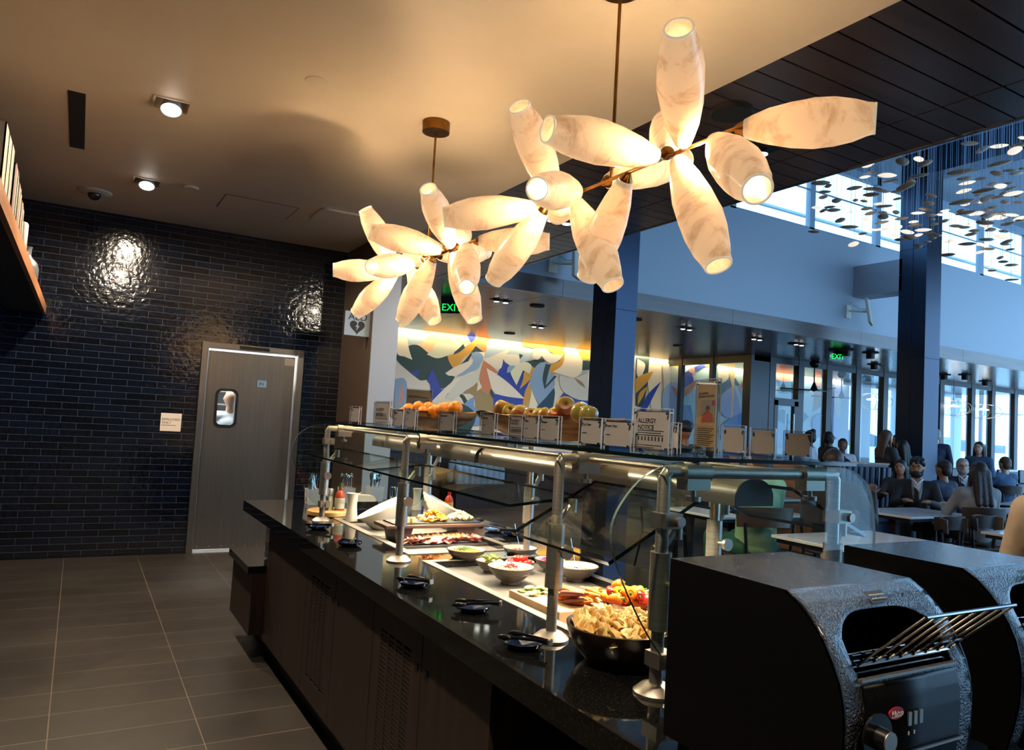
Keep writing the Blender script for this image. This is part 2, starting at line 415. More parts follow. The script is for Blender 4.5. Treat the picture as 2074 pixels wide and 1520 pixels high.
# glazed partition of the far room
b = MB(); X0, Y0 = 13.32, 11.93
for px in (1345, 1378, 1441): yy = AX(px + 3, 730, X0).y; b.box(X0 - .08, yy - .09, 0, X0 + .04, yy + .03, ZC)
b.box(X0 - .1, Y0 - .05, 0, X0 + .6, Y0 + .18, ZC)
b.box(X0 - .06, Y0, ZC - .16, X0 + .02, 14.7, ZC)
for xx in (13.95, 14.95, 16.0, 17.15, 18.3, 19.6, 20.9, 22.5, 23.6, 24.9, 26.2): b.box(xx - .1, Y0 - .06, 0, xx + .1, Y0 + .1, ZC)
b.box(X0, Y0 - .05, ZC - .12, 27, Y0 + .05, ZC); b.box(X0, Y0 - .05, 0, 27, Y0 + .05, .12)
w4 = struct(b.build('window_4', 'frame', smooth=False))
MB().box(X0 - .02, Y0 + .02, .1, X0 - .01, 14.7, ZC - .1).box(14.9, Y0, .1, 27, Y0 + .01, ZC - .1).box(13.4, Y0, 2.45, 14.9, Y0 + .01, ZC - .1).build('pane', 'winglass', w4, smooth=False)
b = MB().box(14.03, Y0 - .07, 0, 14.15, Y0 + .03, 2.4).box(14.72, Y0 - .07, 0, 14.86, Y0 + .03, 2.4).box(14.03, Y0 - .07, 2.28, 14.86, Y0 + .03, 2.45).box(14.03, Y0 - .07, 0, 14.86, Y0 + .03, .2)
d2 = struct(b.build('door_2', 'frame', smooth=False))
MB().box(14.15, Y0 - .02, .2, 14.72, Y0 - .01, 2.3).build('pane', 'winglass', d2, smooth=False)
MB().cyl((14.66, Y0 - .11, .8), (14.66, Y0 - .11, 2.1), .018).cyl((14.66, Y0 - .11, 1), (14.7, Y0 - .05, 1), .012).cyl((14.66, Y0 - .11, 1.9), (14.7, Y0 - .05, 1.9), .012).build('handle', 'steelH', d2)
# outer glass wall of the far room
b = MB()
for xx in (20.5, 21.6, 23.3, 25.0, 26.8): b.box(xx - .22, 14.66, 0, xx + .22, 14.8, ZC)
b.box(20.4, 14.66, ZC - .12, 27, 14.8, ZC + .4); b.box(20.4, 14.66, 0, 27, 14.8, .25)
w5 = struct(b.build('window_5', 'framelight', smooth=False))
MB().box(20.5, 14.72, .2, 27, 14.73, ZC).build('pane', 'winglass', w5, smooth=False)
# columns
for nm, x0, x1 in (('column_metal_clad', 5.8, 6.14), ('column_metal_clad', 12.55, 13.0)):
    b = MB().box(x0, 7.45, 0, x1, 7.95, 6.75)
    b.mi = 1
    b.box(x0 - .002, 7.69, 0, x0 + .01, 7.70, 6.7).box(x0 - .002, 7.448, 3.05, x1 + .002, 7.952, 3.056).box(x0 - .002, 7.448, 5.0, x1 + .002, 7.952, 5.006)
    o = struct(b.build(nm, ['column', 'black'], smooth=False, bevel=0))

# ------------------------------------------------------------------ mural on the far wall
MC = {'cr': (238, 224, 196), 'lb': (172, 190, 202), 'pe': (238, 198, 150), 'dg': (34, 62, 58), 'gc': (222, 220, 188), 'mu': (206, 152, 48),
      'ro': (40, 62, 160), 'or': (232, 146, 88), 'wh': (226, 216, 196), 'sl': (138, 166, 194), 'pa': (206, 204, 190), 'te': (196, 124, 84),
      'ye': (240, 182, 62), 'ol': (152, 130, 82), 'bl': (112, 150, 200), 'pk': (206, 150, 134), 'td': (30, 62, 82), 'la': (168, 176, 214),
      'pb': (150, 182, 212), 'tl': (70, 120, 140), 'aq': (186, 214, 218)}
for k_, c_ in MC.items(): M['mural_' + k_] = mat('mural_paint_' + k_, c_, 0.55)
keys = list(MC)
YM = 14.7
def smoothpoly(pts, n=5):
    out = []; k = len(pts)
    for i in range(k):
        p0, p1, p2, p3 = [Vector(pts[(i + j) % k]) for j in (-1, 0, 1, 2)]
        a = (p1 - p0).normalized().dot((p2 - p1).normalized()) if (p1 - p0).length and (p2 - p1).length else 1
        t1 = (p2 - p0) * .5; t2 = (p3 - p1) * .5
        if a < .2: t1 = (p2 - p1) * .6
        a2 = (p2 - p1).normalized().dot((p3 - p2).normalized()) if (p3 - p2).length else 1
        if a2 < .2: t2 = (p2 - p1) * .6
        for q in range(n):
            t = q / n; t_2 = t * t; t3 = t_2 * t
            out.append(p1 * (2 * t3 - 3 * t_2 + 1) + t1 * (t3 - 2 * t_2 + t) + p2 * (-2 * t3 + 3 * t_2) + t2 * (t3 - t_2))
    return out
mb = MB(); mb.mi = keys.index('wh'); mb.box(2.83, YM, 0, 13.3, YM + .1, ZC + .1)
mb.mi = keys.index('aq'); mb.box(13.3, YM, 0, 20.35, YM + .1, ZC + .1)  # base behind the partition is paler, glass reflection put into its colour
SH = [('pe', [(300, 290), (420, 215), (350, 150), (600, 150), (830, 180), (850, 280), (640, 280), (500, 320), (430, 370)]),
 ('lb', [(190, 120), (350, 150), (420, 215), (370, 270), (235, 295), (215, 210)]),
 ('dg', [(115, 365), (235, 300), (330, 295), (430, 370), (520, 425), (620, 400), (690, 520), (600, 575), (700, 610), (640, 690), (550, 730), (480, 640), (340, 645), (250, 570), (120, 450)]),
 ('cr', [(110, 110), (190, 130), (215, 210), (240, 340), (272, 440), (200, 410), (115, 365)]),
 ('ro', [(350, 540), (310, 610), (250, 572)]),
 ('dg', [(680, 530), (760, 480), (850, 380), (905, 300), (990, 370), (880, 380), (820, 470), (740, 520)]),
 ('mu', [(920, 225), (905, 300), (850, 370), (780, 430), (740, 500), (680, 525), (640, 460), (622, 400), (700, 375), (800, 310)]),
 ('dg', [(680, 390), (710, 340), (780, 280), (800, 320), (740, 365)]),
 ('gc', [(415, 385), (470, 345), (500, 285), (560, 250), (640, 275), (680, 240), (780, 280), (720, 340), (640, 390), (520, 425)]),
 ('ro', [(815, 195), (905, 200), (895, 240), (855, 268)]),
 ('or', [(925, 215), (1095, 230), (1040, 310), (1000, 360), (960, 340), (912, 300)]),
 ('lb', [(1060, 235), (1370, 255), (1375, 300), (1490, 330), (1460, 420), (1345, 480), (1330, 400), (1200, 390), (1150, 400), (1000, 425), (1010, 340)]),
 ('dg', [(1340, 380), (1380, 395), (1340, 440)]), ('dg', [(1400, 460), (1560, 430), (1600, 460), (1500, 520), (1450, 500)]),
 ('ro', [(1175, 425), (1220, 480), (1400, 540), (1450, 620), (1400, 750), (1385, 825), (1250, 690), (1115, 590), (1150, 520)]),
 ('wh', [(985, 440), (1100, 390), (1285, 312), (1205, 385), (1330, 395), (1342, 480), (1250, 500), (1180, 430), (1160, 520), (1110, 530), (1040, 500)]),
 ('cr', [(900, 360), (1000, 365), (985, 440), (930, 420)]),
 ('sl', [(860, 370), (940, 365), (980, 430), (920, 530), (800, 590), (700, 612), (780, 550), (870, 470)]),
 ('wh', [(600, 575), (700, 510), (882, 435), (860, 490), (780, 560), (720, 590), (640, 600)]),
 ('ol', [(900, 640), (960, 740), (1060, 780), (1085, 860), (1080, 1100), (900, 1100), (890, 810), (770, 780)]),
 ('dg', [(600, 780), (760, 780), (820, 850), (790, 880), (740, 800)]),
 ('ro', [(470, 525), (520, 650), (560, 740), (640, 700), (580, 800), (540, 870), (440, 870), (450, 700), (418, 640)]),
 ('wh', [(450, 870), (600, 720), (700, 640), (850, 565), (900, 560), (780, 640), (690, 740), (600, 790), (540, 870)]),
 ('pa', [(972, 450), (950, 560), (900, 680), (800, 750), (690, 830), (600, 820), (690, 700), (780, 600), (900, 560)]),
 ('wh', [(940, 600), (945, 690), (965, 720), (915, 755), (925, 680)]),
 ('te', [(985, 450), (1060, 500), (1122, 560), (1100, 580), (1015, 535), (1040, 620), (1060, 740), (1020, 785), (950, 740), (967, 700), (942, 640), (955, 540)]),
 ('dg', [(1055, 730), (1090, 790), (1075, 830), (1045, 770)]),
 ('ro', [(1080, 780), (1200, 800), (1385, 825), (1375, 1000), (1080, 1000)]),
 ('wh', [(1010, 525), (1120, 590), (1250, 690), (1392, 830), (1200, 805), (1080, 760), (1040, 640)]),
 ('mu', [(1450, 510), (1485, 515), (1450, 630), (1340, 735), (1375, 640), (1390, 560)]),
 ('mu', [(1400, 750), (1455, 680), (1445, 820), (1400, 960), (1370, 920)]),
 ('gc', [(1250, 565), (1270, 510), (1390, 462), (1460, 500), (1440, 580), (1375, 545), (1310, 695), (1270, 620)]),
 ('sl', [(1230, 505), (1300, 500), (1250, 560), (1212, 572)]),
 ('sl', [(1550, 470), (1640, 490), (1690, 640), (1680, 720), (1600, 820), (1540, 900), (1500, 820), (1450, 700), (1470, 560)]),
 ('dg', [(1600, 480), (1650, 490), (1620, 600), (1600, 700), (1690, 595), (1710, 610), (1590, 735), (1570, 620)]),
 ('mu', [(1785, 340), (1775, 500), (1690, 585), (1635, 560), (1660, 490), (1740, 450)]),
 ('ye', [(1370, 255), (1785, 310), (1780, 385), (1700, 390), (1600, 335), (1490, 325), (1370, 305)]),
 ('wh', [(1480, 330), (1600, 332), (1660, 380), (1775, 388), (1730, 450), (1640, 475), (1560, 405), (1520, 440), (1465, 420)]),
 ('cr', [(1785, 310), (1900, 330), (1970, 450), (1960, 560), (1880, 620), (1800, 600), (1670, 560), (1760, 500), (1790, 400)]),
 ('ye', [(1910, 335), (2050, 350), (2045, 430), (1970, 440)]), ('dg', [(1970, 450), (2050, 455), (2050, 540), (1965, 545)]),
 ('pa', [(1740, 600), (1880, 625), (2020, 570), (2020, 870), (1880, 820), (1780, 760), (1740, 680)]),
 ('ol', [(1885, 620), (1960, 660), (2000, 725), (1930, 680)]),
 ('ro', [(1780, 770), (1900, 835), (2030, 850), (2030, 980), (1860, 950), (1715, 860)]),
 ('td', [(1510, 920), (1600, 820), (1685, 720), (1690, 800), (1650, 960), (1520, 1000)]),
 ('cr', [(1420, 980), (1460, 740), (1510, 890), (1500, 990)]),
 ('wh', [(105, 480), (200, 540), (340, 645), (200, 665), (95, 620)]), ('sl', [(95, 630), (210, 665), (210, 1100), (80, 1100)]),
 ('pk', [(165, 650), (178, 740), (165, 860), (115, 900), (140, 780)]),
 ('bl', [(890, 810), (885, 900), (925, 960), (930, 1100), (780, 1100), (790, 900), (850, 830)])]
SH += [('dg', [(560, 900), (760, 880), (900, 1000), (800, 1200), (600, 1200)]), ('wh', [(1080, 1000), (1380, 960), (1500, 1100), (1200, 1300), (1000, 1200)]), ('sl', [(1500, 1000), (1800, 960), (2000, 1100), (1800, 1300), (1500, 1300)]), ('te', [(150, 1100), (420, 900), (560, 1000), (500, 1300), (200, 1300)])]
SH = [(c, [(780 + x / 4.938, 640 + y / 4.938) for x, y in p]) for c, p in SH]
S2 = [('dg', [(-80, 140), (80, 150), (70, 250), (60, 430), (0, 700), (-80, 700)]), ('wh', [(-60, 160), (30, 230), (-30, 400), (-70, 330)]),  # pastels in this list have the partition's reflection mixed into their colour
 ('cr', [(80, 160), (220, 160), (210, 900), (120, 900), (95, 700), (60, 430)]),
 ('mu', [(-80, 400), (0, 340), (122, 303), (60, 420), (-80, 560)]), ('mu', [(60, 470), (0, 600), (-60, 700), (-40, 560)]),
 ('ro', [(-20, 740), (70, 560), (212, 423), (120, 600), (60, 720), (-40, 860)]),
 ('pa', [(230, 200), (330, 220), (430, 200), (400, 380), (300, 500), (250, 700)]), ('ye', [(345, 190), (490, 190), (470, 240), (400, 262), (350, 235)]),
 ('pb', [(230, 560), (330, 420), (420, 700), (400, 900), (240, 900)]), ('la', [(320, 480), (400, 430), (520, 440), (620, 400), (560, 560), (440, 600), (400, 760), (320, 700)]),
 ('ro', [(465, 350), (540, 290), (720, 200), (830, 190), (860, 240), (720, 255), (580, 330), (590, 420), (480, 500)]),
 ('pk', [(520, 290), (600, 240), (612, 350), (560, 320)]), ('ye', [(720, 190), (850, 180), (850, 240), (730, 250)]),
 ('bl', [(450, 720), (560, 700), (600, 960), (440, 960)]), ('te', [(330, 470), (450, 520), (620, 400), (650, 430), (470, 610), (400, 600)]),
 ('cr', [(870, 220), (960, 200), (1000, 380), (880, 460)]), ('tl', [(860, 470), (980, 430), (1080, 380), (1130, 470), (1000, 490), (890, 580)]),
 ('la', [(1080, 480), (1200, 520), (1235, 640), (1180, 800), (1000, 850), (900, 760), (910, 600), (980, 520)]),
 ('pe', [(955, 190), (1075, 190), (1065, 430), (1040, 940), (1010, 940), (1035, 480)]), ('aq', [(1060, 440), (1130, 560), (1210, 800), (1160, 840)]),
 ('te', [(1180, 380), (1260, 390), (1260, 500), (1130, 490)]), ('bl', [(900, 960), (1050, 830), (1150, 790), (1230, 700), (1260, 980), (920, 1100)]),
 ('pb', [(1440, 560), (1600, 600), (1700, 700), (1460, 780)]),
 ('or', [(1450, 330), (1600, 300), (1745, 350), (1720, 415), (1640, 425), (1540, 390)]), ('tl', [(1590, 425), (1745, 420), (1745, 560), (1590, 560)]),
 ('tl', [(1475, 860), (1600, 750), (1660, 760), (1650, 945), (1560, 850)]), ('pb', [(1460, 960), (1600, 880), (1700, 1000), (1700, 1200), (1450, 1200)]),
 ('aq', [(1830, 480), (1980, 500), (1990, 700), (1930, 820), (1840, 720)]), ('ol', [(2000, 490), (2110, 500), (2080, 700), (1970, 780)]),
 ('tl', [(1820, 740), (1930, 830), (1820, 960)]), ('bl', [(1980, 860), (2100, 780), (2160, 1000), (2000, 1100)]),
 ('or', [(1980, 250), (2110, 260), (2110, 480), (2010, 480)]), ('pe', [(2200, 380), (2290, 400), (2290, 500), (2200, 520)]),
 ('la', [(2180, 250), (2400, 250), (2400, 1100), (2200, 1100)]), ('pa', [(2230, 560), (2330, 600), (2320, 860), (2250, 800)]), ('ro', [(2170, 330), (2260, 330), (2230, 380)])]
SH += [(c, [(1300 + x / 5.761, 700 + y / 5.761) for x, y in p]) for c, p in S2]
for i, (c, p) in enumerate(SH):
    q = smoothpoly(p); poly = []
    for v in q:
        a = AY(v.x, v.y, YM); poly.append((min(max(a.x, 2.85), 20.3), YM - .002 - .0006 * i, min(a.z, ZC + .06)))
    mb.mi = keys.index(c); mb.prism(poly, (0, .0015, 0))
o = struct(mb.build('wall_mural', ['mural_' + k for k in keys], smooth=False))
# light cove along the head of the mural
struct(MB().box(2.85, 14.55, ZC + .12, 20.3, 14.7, ZC + .16).build('trim_cove', 'white', smooth=False))
for k in range(4): area('cove_strip', (5.1 + k * 4.4, 14.6, ZC + .0), (R_(25), 0, 0), 4.4, .05, 28, (1.0, .78, .42))
# ------------------------------------------------------------------ outdoors
M['apron'] = mat('airfield', (206, 208, 204), 0.8, c2=(226, 226, 222), nscale=.05)
M['trees'] = mat('distant_trees', (52, 74, 84), 0.9, c2=(70, 92, 98), nscale=.2)
struct(MB().box(-200, 15.2, -3.2, 900, 900, -3).build('ground_airfield', 'apron', smooth=False))
b = MB(); pts = []
for i in range(161):
    x = -100 + i * 6; pts.append((x, 420, 2.5 + 8 * (0.5 + .3 * math.sin(i * .23) + .2 * math.sin(i * 1.1) + random.uniform(-.1, .1))))
b.prism([(-100, 420, -3.1)] + pts + [(860, 420, -3.1)], (0, 30, 0))
struct(b.build('hill_treeline', 'trees', smooth=False))
# ------------------------------------------------------------------ kitchen behind the swing door
M['kitwall'] = mat('kitchen_wall', (222, 226, 228), 0.5)
struct(MB().box(XL - .1, 11.3, 0, 2.72, 11.4, ZC).box(XL - .1, YW + .12, 0, XL, 11.3, ZC).box(XL, YW + .12, ZC, 2.72, 11.3, ZC + .1).build('wall_kitchen', 'kitwall', smooth=False))
b = MB().box(.6, 9.2, ZC - .05, 2.1, 9.5, ZC - .002); o = tag(b.build('ceiling_light', 'lamp'), 'bright kitchen ceiling light behind the swing door', 'light')
area('kitchen_light', (1.3, 9.6, 3.2), (0, 0, 0), 1.6, 1.2, 150, (1, .96, .9))
# door
b = MB().box(1.069, YW - .035, 0, 1.135, YW + .13, 2.20).box(2.065, YW - .035, 0, 2.13, YW + .13, 2.20).box(1.135, YW - .035, 2.14, 2.065, YW + .13, 2.20)
d1 = struct(b.build('door_1', 'doorsteel', smooth=False, bevel=.004))
yd = YW + .02
wx0, wx1, wz0, wz1 = 1.262, 1.452, 1.33, 1.70
def rrect(x0, z0, x1, z1, r, n=6):
    p = []
    for cx, cz, a0 in ((x1 - r, z1 - r, 0), (x0 + r, z1 - r, 90), (x0 + r, z0 + r, 180), (x1 - r, z0 + r, 270)):
        for i in range(n + 1):
            a = R_(a0 + 90 * i / n); p.append((cx + r * math.cos(a), cz + r * math.sin(a)))
    return p
b = MB(); X0d, X1d, Z1d = 1.145, 2.045, 2.115
inner = rrect(wx0, wz0, wx1, wz1, .05); n = len(inner)
def outerpt(p):
    cx, cz = (wx0 + wx1) / 2, (wz0 + wz1) / 2; dx, dz = p[0] - cx, p[1] - cz
    t = min([(X1d - cx) / dx if dx > 1e-6 else (X0d - cx) / dx if dx < -1e-6 else 1e9, (Z1d - cz) / dz if dz > 1e-6 else (.03 - cz) / dz if dz < -1e-6 else 1e9])
    return (cx + dx * t, cz + dz * t)
ang = [math.atan2(p[1] - (wz0 + wz1) / 2, p[0] - (wx0 + wx1) / 2) for p in inner]
outer = [outerpt(p) for p in inner]
cor = [(X1d, Z1d), (X0d, Z1d), (X0d, .03), (X1d, .03)]
for y_ in (yd, yd + .045):
    vs = [(p[0], y_, p[1]) for p in inner] + [(p[0], y_, p[1]) for p in outer] + [(c_[0], y_, c_[1]) for c_ in cor]
    fs = []
    for i in range(n):
        j = (i + 1) % n; q = [i, j, n + j]
        a, c_ = outer[i], outer[j]
        if abs(a[0] - c_[0]) > 1e-5 and abs(a[1] - c_[1]) > 1e-5:
            k = min(range(4), key=lambda k: abs(cor[k][0] - a[0]) + abs(cor[k][1] - a[1]) + abs(cor[k][0] - c_[0]) + abs(cor[k][1] - c_[1])); q.append(2 * n + k)
        q.append(n + i); fs.append(tuple(q))
    b._a(vs, fs)
b.box(X0d, yd, .03, X0d + .002, yd + .045, Z1d).box(X1d - .002, yd, .03, X1d, yd + .045, Z1d).box(X0d, yd, .028, X1d, yd + .045, .03)
leaf = b.build('door_leaf', 'doorsteel', d1, smooth=False)
M['rubber'] = mat('rubber_gasket', (10, 10, 12), 0.4)
b = MB(); r1 = rrect(wx0 - .02, wz0 - .02, wx1 + .02, wz1 + .02, .065); r0 = rrect(wx0 + .006, wz0 + .006, wx1 - .006, wz1 - .006, .045)
vs = []
for y_ in (yd - .014, yd + .05): vs += [(p[0], y_, p[1]) for p in r1] + [(p[0], y_, p[1]) for p in r0]
n = len(r1); fs = []
for i in range(n):
    j = (i + 1) % n
    fs += [(i, j, n + j, n + i), (i, 2 * n + i, 2 * n + j, j), (n + i, n + j, 3 * n + j, 3 * n + i), (2 * n + i, 3 * n + i, 3 * n + j, 2 * n + j)]
b._a(vs, fs).build('window_gasket', 'rubber', leaf)
MB().prism([(p[0], yd + .02, p[1]) for p in r0], (0, .004, 0)).build('pane', 'winglass', leaf, smooth=False)
b = MB().box(1.93, yd - .01, 2.02, 2.045, yd, 2.10); b.build('hinge_plate', 'steelH', leaf, smooth=False)
b = MB().box(1.145, yd - .002, .03, 2.045, yd, .34); b.build('kick_plate', 'doorsteel', leaf, smooth=False)
b = MB()
for i in range(8): b.ell((1.18 + i * .12, yd - .003, .06), .006, 6, 8)
b.build('rivet', 'steelH', leaf)
struct(MB().box(1.07, YW - .02, 0, 2.13, YW + .14, .018).build('trim_threshold', 'plastwhite', smooth=False))
b = MB().box(1.44, YW - .04, 2.15, 1.75, YW - .035, 2.185); tag(b.build('door_nameplate', 'blackpl', smooth=False), 'small black plate on the head of the steel door frame', 'plate')
t = tag(MB().box(1.66, yd - .006, 1.76, 1.755, yd - .002, 1.835).build('paper_note', 'lightblue', smooth=False), 'small pale taped note reading IN on the steel door', 'note')
text('IN', .05, (1.675, yd - .0065, 1.78), (1, 0, 0), (0, 0, 1), 'ink', t)
t = tag(MB().box(.735, YW - .012, 1.245, .93, YW - .002, 1.43).build('wall_sign', 'paperback', smooth=False, bevel=.003), 'square cream EMPLOYEES ONLY sign on the black tile wall', 'sign')
text('EMPLOYEES\nONLY', .033, (.745, YW - .0125, 1.355), (1, 0, 0), (0, 0, 1), 'ink', t)
MB().box(.745, YW - .0135, 1.305, .88, YW - .012, 1.309).build('underline', 'ink', t, smooth=False)
# AED flag sign on the brown return wall
t = thing('aed_sign', 'square light blue AED sign with dark heart on the brown wall corner', 'sign', (2.54, 7.36, 2.4))
M['signblue'] = mat('aed_panel', (150, 168, 184), 0.4)
Pa = AY(700, 629, 7.40); Pb = AY(747, 634, 7.40); Pc = AY(697, 678, 7.40)
Lx, Rx, Zt, Zb = Pa.x, 2.5485, Pa.z, Pc.z
MB().box(Lx, 7.394, Zb, Rx, 7.404, Zt).build('panel', 'signblue', t, smooth=False, world=True)
MB().box(Rx - .045, 7.404, Zb + .04, Rx, 7.43, Zt - .05).build('bracket', 'shelfwood', t, smooth=False, world=True)
w_ = Rx - Lx
text('AED', w_ * .40, (Lx + w_ * .12, 7.393, Zt - w_ * .33), (1, 0, 0), (0, 0, 1), 'td_ink' if 0 else 'ink', t, ext=.001)
hp = []
for i in range(40):
    a = 2 * math.pi * i / 40; hp.append((16 * math.sin(a) ** 3, 13 * math.cos(a) - 5 * math.cos(2 * a) - 2 * math.cos(3 * a) - math.cos(4 * a)))
cx, cz, s_ = Lx + w_ * .5, Zb + w_ * .36, w_ * .019
MB().prism([(cx + p[0] * s_, 7.3925, cz + p[1] * s_) for p in hp], (0, .001, 0)).build('heart_symbol', 'ink', t, smooth=False, world=True)
bolt = [(.02, .09), (-.04, -.01), (0, 0), (-.02, -.09), (.05, .02), (.01, .01)]
MB().prism([(cx + p[0] * w_ * 1.9, 7.3915, cz + p[1] * w_ * 1.9) for p in bolt], (0, .001, 0)).build('bolt_symbol', 'signblue', t, smooth=False, world=True)

# ------------------------------------------------------------------ ceiling fittings
def dlight(p, lab):
    t = thing('recessed_downlight', lab, 'downlight', (p.x, p.y, ZC))
    b = MB().box(-.11, -.11, -.006, .11, -.095, .0).box(-.11, .095, -.006, .11, .11, 0).box(-.11, -.095, -.006, -.095, .095, 0).box(.095, -.095, -.006, .11, .095, 0)
    b.build('trim_ring', 'ceil', t, smooth=False)
    Q = Vector((-.05, -.42, -1)).normalized()
    b = MB().lathe([(.045, -.03), (.06, .02), (.062, .045), (.056, .045)], (0, .0, .0), 20, Q); b.build('gimbal', 'white', t)
    MB().lathe([(.001, .0), (.055, .0), (.055, .008), (.001, .012)], Vector((0, 0, .012)) + Q * .052, 20, Q).build('lens', 'lamp', t)
    spot('downlight_and_fill_beam', Vector((p.x, p.y, ZC + .01)) + Q * .085, (p.x + .2, p.y + .3, 0), 95, (1, .80, .55), 168, .35, .05)
dlight(Vector((.35, 4.99, ZC)), 'square recessed downlight, the one nearer the camera, lit')
dlight(Vector((.35, 6.90, ZC)), 'square recessed downlight, lit, close to the tile wall')
for y_ in (3.05, 1.1, -.8, -2.6):  # unseen spots without fixtures, added to warm and brighten the aisle
    spot('downlight_and_fill_beam', (.36, y_, ZC - .02), (.5, y_ + .5, 0), 60 if y_ > 2 else 125, (1, .80, .55), 80, .8, .04)
t = thing('dome_camera', 'black glass dome security camera on white ceiling plate', 'camera', AZ(192, 388, ZC))
MB().lathe([(.14, 0), (.14, -.01), (.12, -.022), (.001, -.022)], (0, 0, 0), 32).build('mount_plate', 'offwhite', t)
MB().ell((0, 0, -.03), (.055, .055, .05)).build('dome', mat('smoked_dome', (8, 8, 10), .05, 0, .9), t)
P_ = AZ(643, 165, ZC); tag(MB().lathe([(.065, -.004), (.07, 0), (.001, 0)][::-1] + [(.001, -.008)], P_, 28).build('ceiling_cover', 'ceil'), 'round white ceiling cover plate above the black counter', 'cover')
P_ = AZ(388, 380, ZC); tag(MB().lathe([(.001, 0), (.06, 0), (.055, -.015), (.001, -.015)], P_, 24).build('sprinkler_cover', 'ceil'), 'small round sprinkler cover beside the farther downlight', 'sprinkler')
P0, P1 = AZ(137, 182, ZC), AZ(155, 299, ZC)
o = tag(MB().box(P0.x - .0, P1.y, ZC - .004, P0.x + .095, P0.y, ZC + .0).build('slot_diffuser', 'black', smooth=False), 'long narrow black slot air diffuser in the white ceiling', 'vent')
b = MB(); x0, x1, y0, y1 = .96, 1.6, 6.8, 7.3
for (a_, c_, d_, e_) in ((x0, y0, x1, y0 + .008), (x0, y1 - .008, x1, y1), (x0, y0, x0 + .008, y1), (x1 - .008, y0, x1, y1)): b.box(a_, c_, ZC - .002, d_, e_, ZC)
b.mi = 1; b.box(x0 + .008, y0 + .008, ZC - .003, x1 - .008, y1 - .008, ZC)
tag(b.build('access_panel', ['ink', 'ceil'], smooth=False), 'flush rectangular access panel with dark joint in the ceiling', 'panel')
P_ = AZ(690, 440, ZC); b = MB()
b.prism([(P_.x + x, P_.y + y, ZC - .02) for x, y in rrect(-.24, -.24, .24, .24, .07)], (0, 0, .02))
tag(b.build('ceiling_speaker', 'ceil', bevel=.01), 'flat rounded square white speaker on the ceiling near the wall', 'speaker')
# small fittings in the board ceiling
def pair(px, py, lab, on=True, x=None):
    P_ = AZ(px, py, ZC); t = thing('twin_spotlight', lab, 'spotlight', (P_.x, P_.y, ZC), 0, 'twin spotlights in the board ceiling')
    MB().box(-.17, -.07, -.004, .17, .07, 0).build('housing', 'black', t, smooth=False)
    spot('spotlight_beam', (P_.x, P_.y, ZC - .05), (P_.x + .6, P_.y + 2.2, 0), 75, (1, .84, .62), 130, .9, .04)
    for s_ in (-.08, .08):
        MB().cyl((s_, 0, -.035), (s_, 0, -.002), .045, n=16).build('lamp_head', 'blackmetal', t)
        MB().cyl((s_, 0, -.038), (s_, 0, -.0352), .038, n=16).build('lens', 'lamp' if on else 'chrome', t)
for px, py, lab in ((1133, 443, 'twin spotlight in the dark board strip behind the near chandelier'), (1525, 296, 'twin spotlight in dark board strip beside the rightmost glass shade'),
                    (1015, 608, 'twin spotlight in board ceiling just beyond the fascia, right of green exit sign'), (1089, 660, 'twin spotlight in board ceiling close above the mural'),
                    (1390, 664, 'twin spotlight just under the fascia right of the first column'), (1533, 685, 'twin spotlight just under the fascia over the glass corner'),
                    (1618, 696, 'twin spotlight left of the second green exit sign')):
    pair(px, py, lab)
for px, py, lab in ((1482, 226, 'round black ceiling speaker in board strip above the near chandelier'), (1088, 619, 'round black ceiling speaker behind fascia near first column'), (1032, 675, 'round black ceiling speaker above the middle of the mural'),
                    (1374, 700, 'round black ceiling speaker before the glass box'), (1608, 696, 'round black ceiling speaker above the glass door'), (1287, 647, 'round black ceiling speaker tight behind first column')):
    P_ = AZ(px, py, ZC); tag(MB().lathe([(.001, 0), (.12, 0), (.115, -.02), (.001, -.02)], (P_.x, P_.y, ZC), 24).build('ceiling_speaker', 'black'), lab, 'speaker')
def exitsign(P_, rz, lab, arrow):
    t = thing('exit_sign', lab, 'exit sign', P_, rz)
    MB().box(-.16, -.012, -.24, .16, .012, -.03).build('acrylic_panel', 'glassedge', t, smooth=False)
    MB().box(-.165, -.02, -.03, .165, .02, .0).build('housing', 'black', t, smooth=False)
    text('EXIT', .155, (-.115 if arrow == 'L' else -.15, -.0135, -.2), (1, 0, 0), (0, 0, 1), 'exitg', t, ext=.001).matrix_local = Matrix.Translation((-.115 if arrow == 'L' else -.15, -.0135, -.2)) @ Matrix.Rotation(R_(90), 4, 'X')
    s_ = -1 if arrow == 'L' else 1
    MB().prism([(s_ * .15, -.0145, -.145), (s_ * .125, -.0145, -.12), (s_ * .125, -.0145, -.17)], (0, .002, 0)).build('arrow', 'exitg', t, smooth=False)
P_ = AZ(915, 604, ZC); exitsign((P_.x, P_.y, ZC), R_(-38), 'green EXIT sign under board ceiling in front of the mural', 'R')
P_ = AZ(1693, 708, ZC); exitsign((P_.x, P_.y, ZC), R_(-15), 'green EXIT sign with left arrow over the glass partition', 'L')

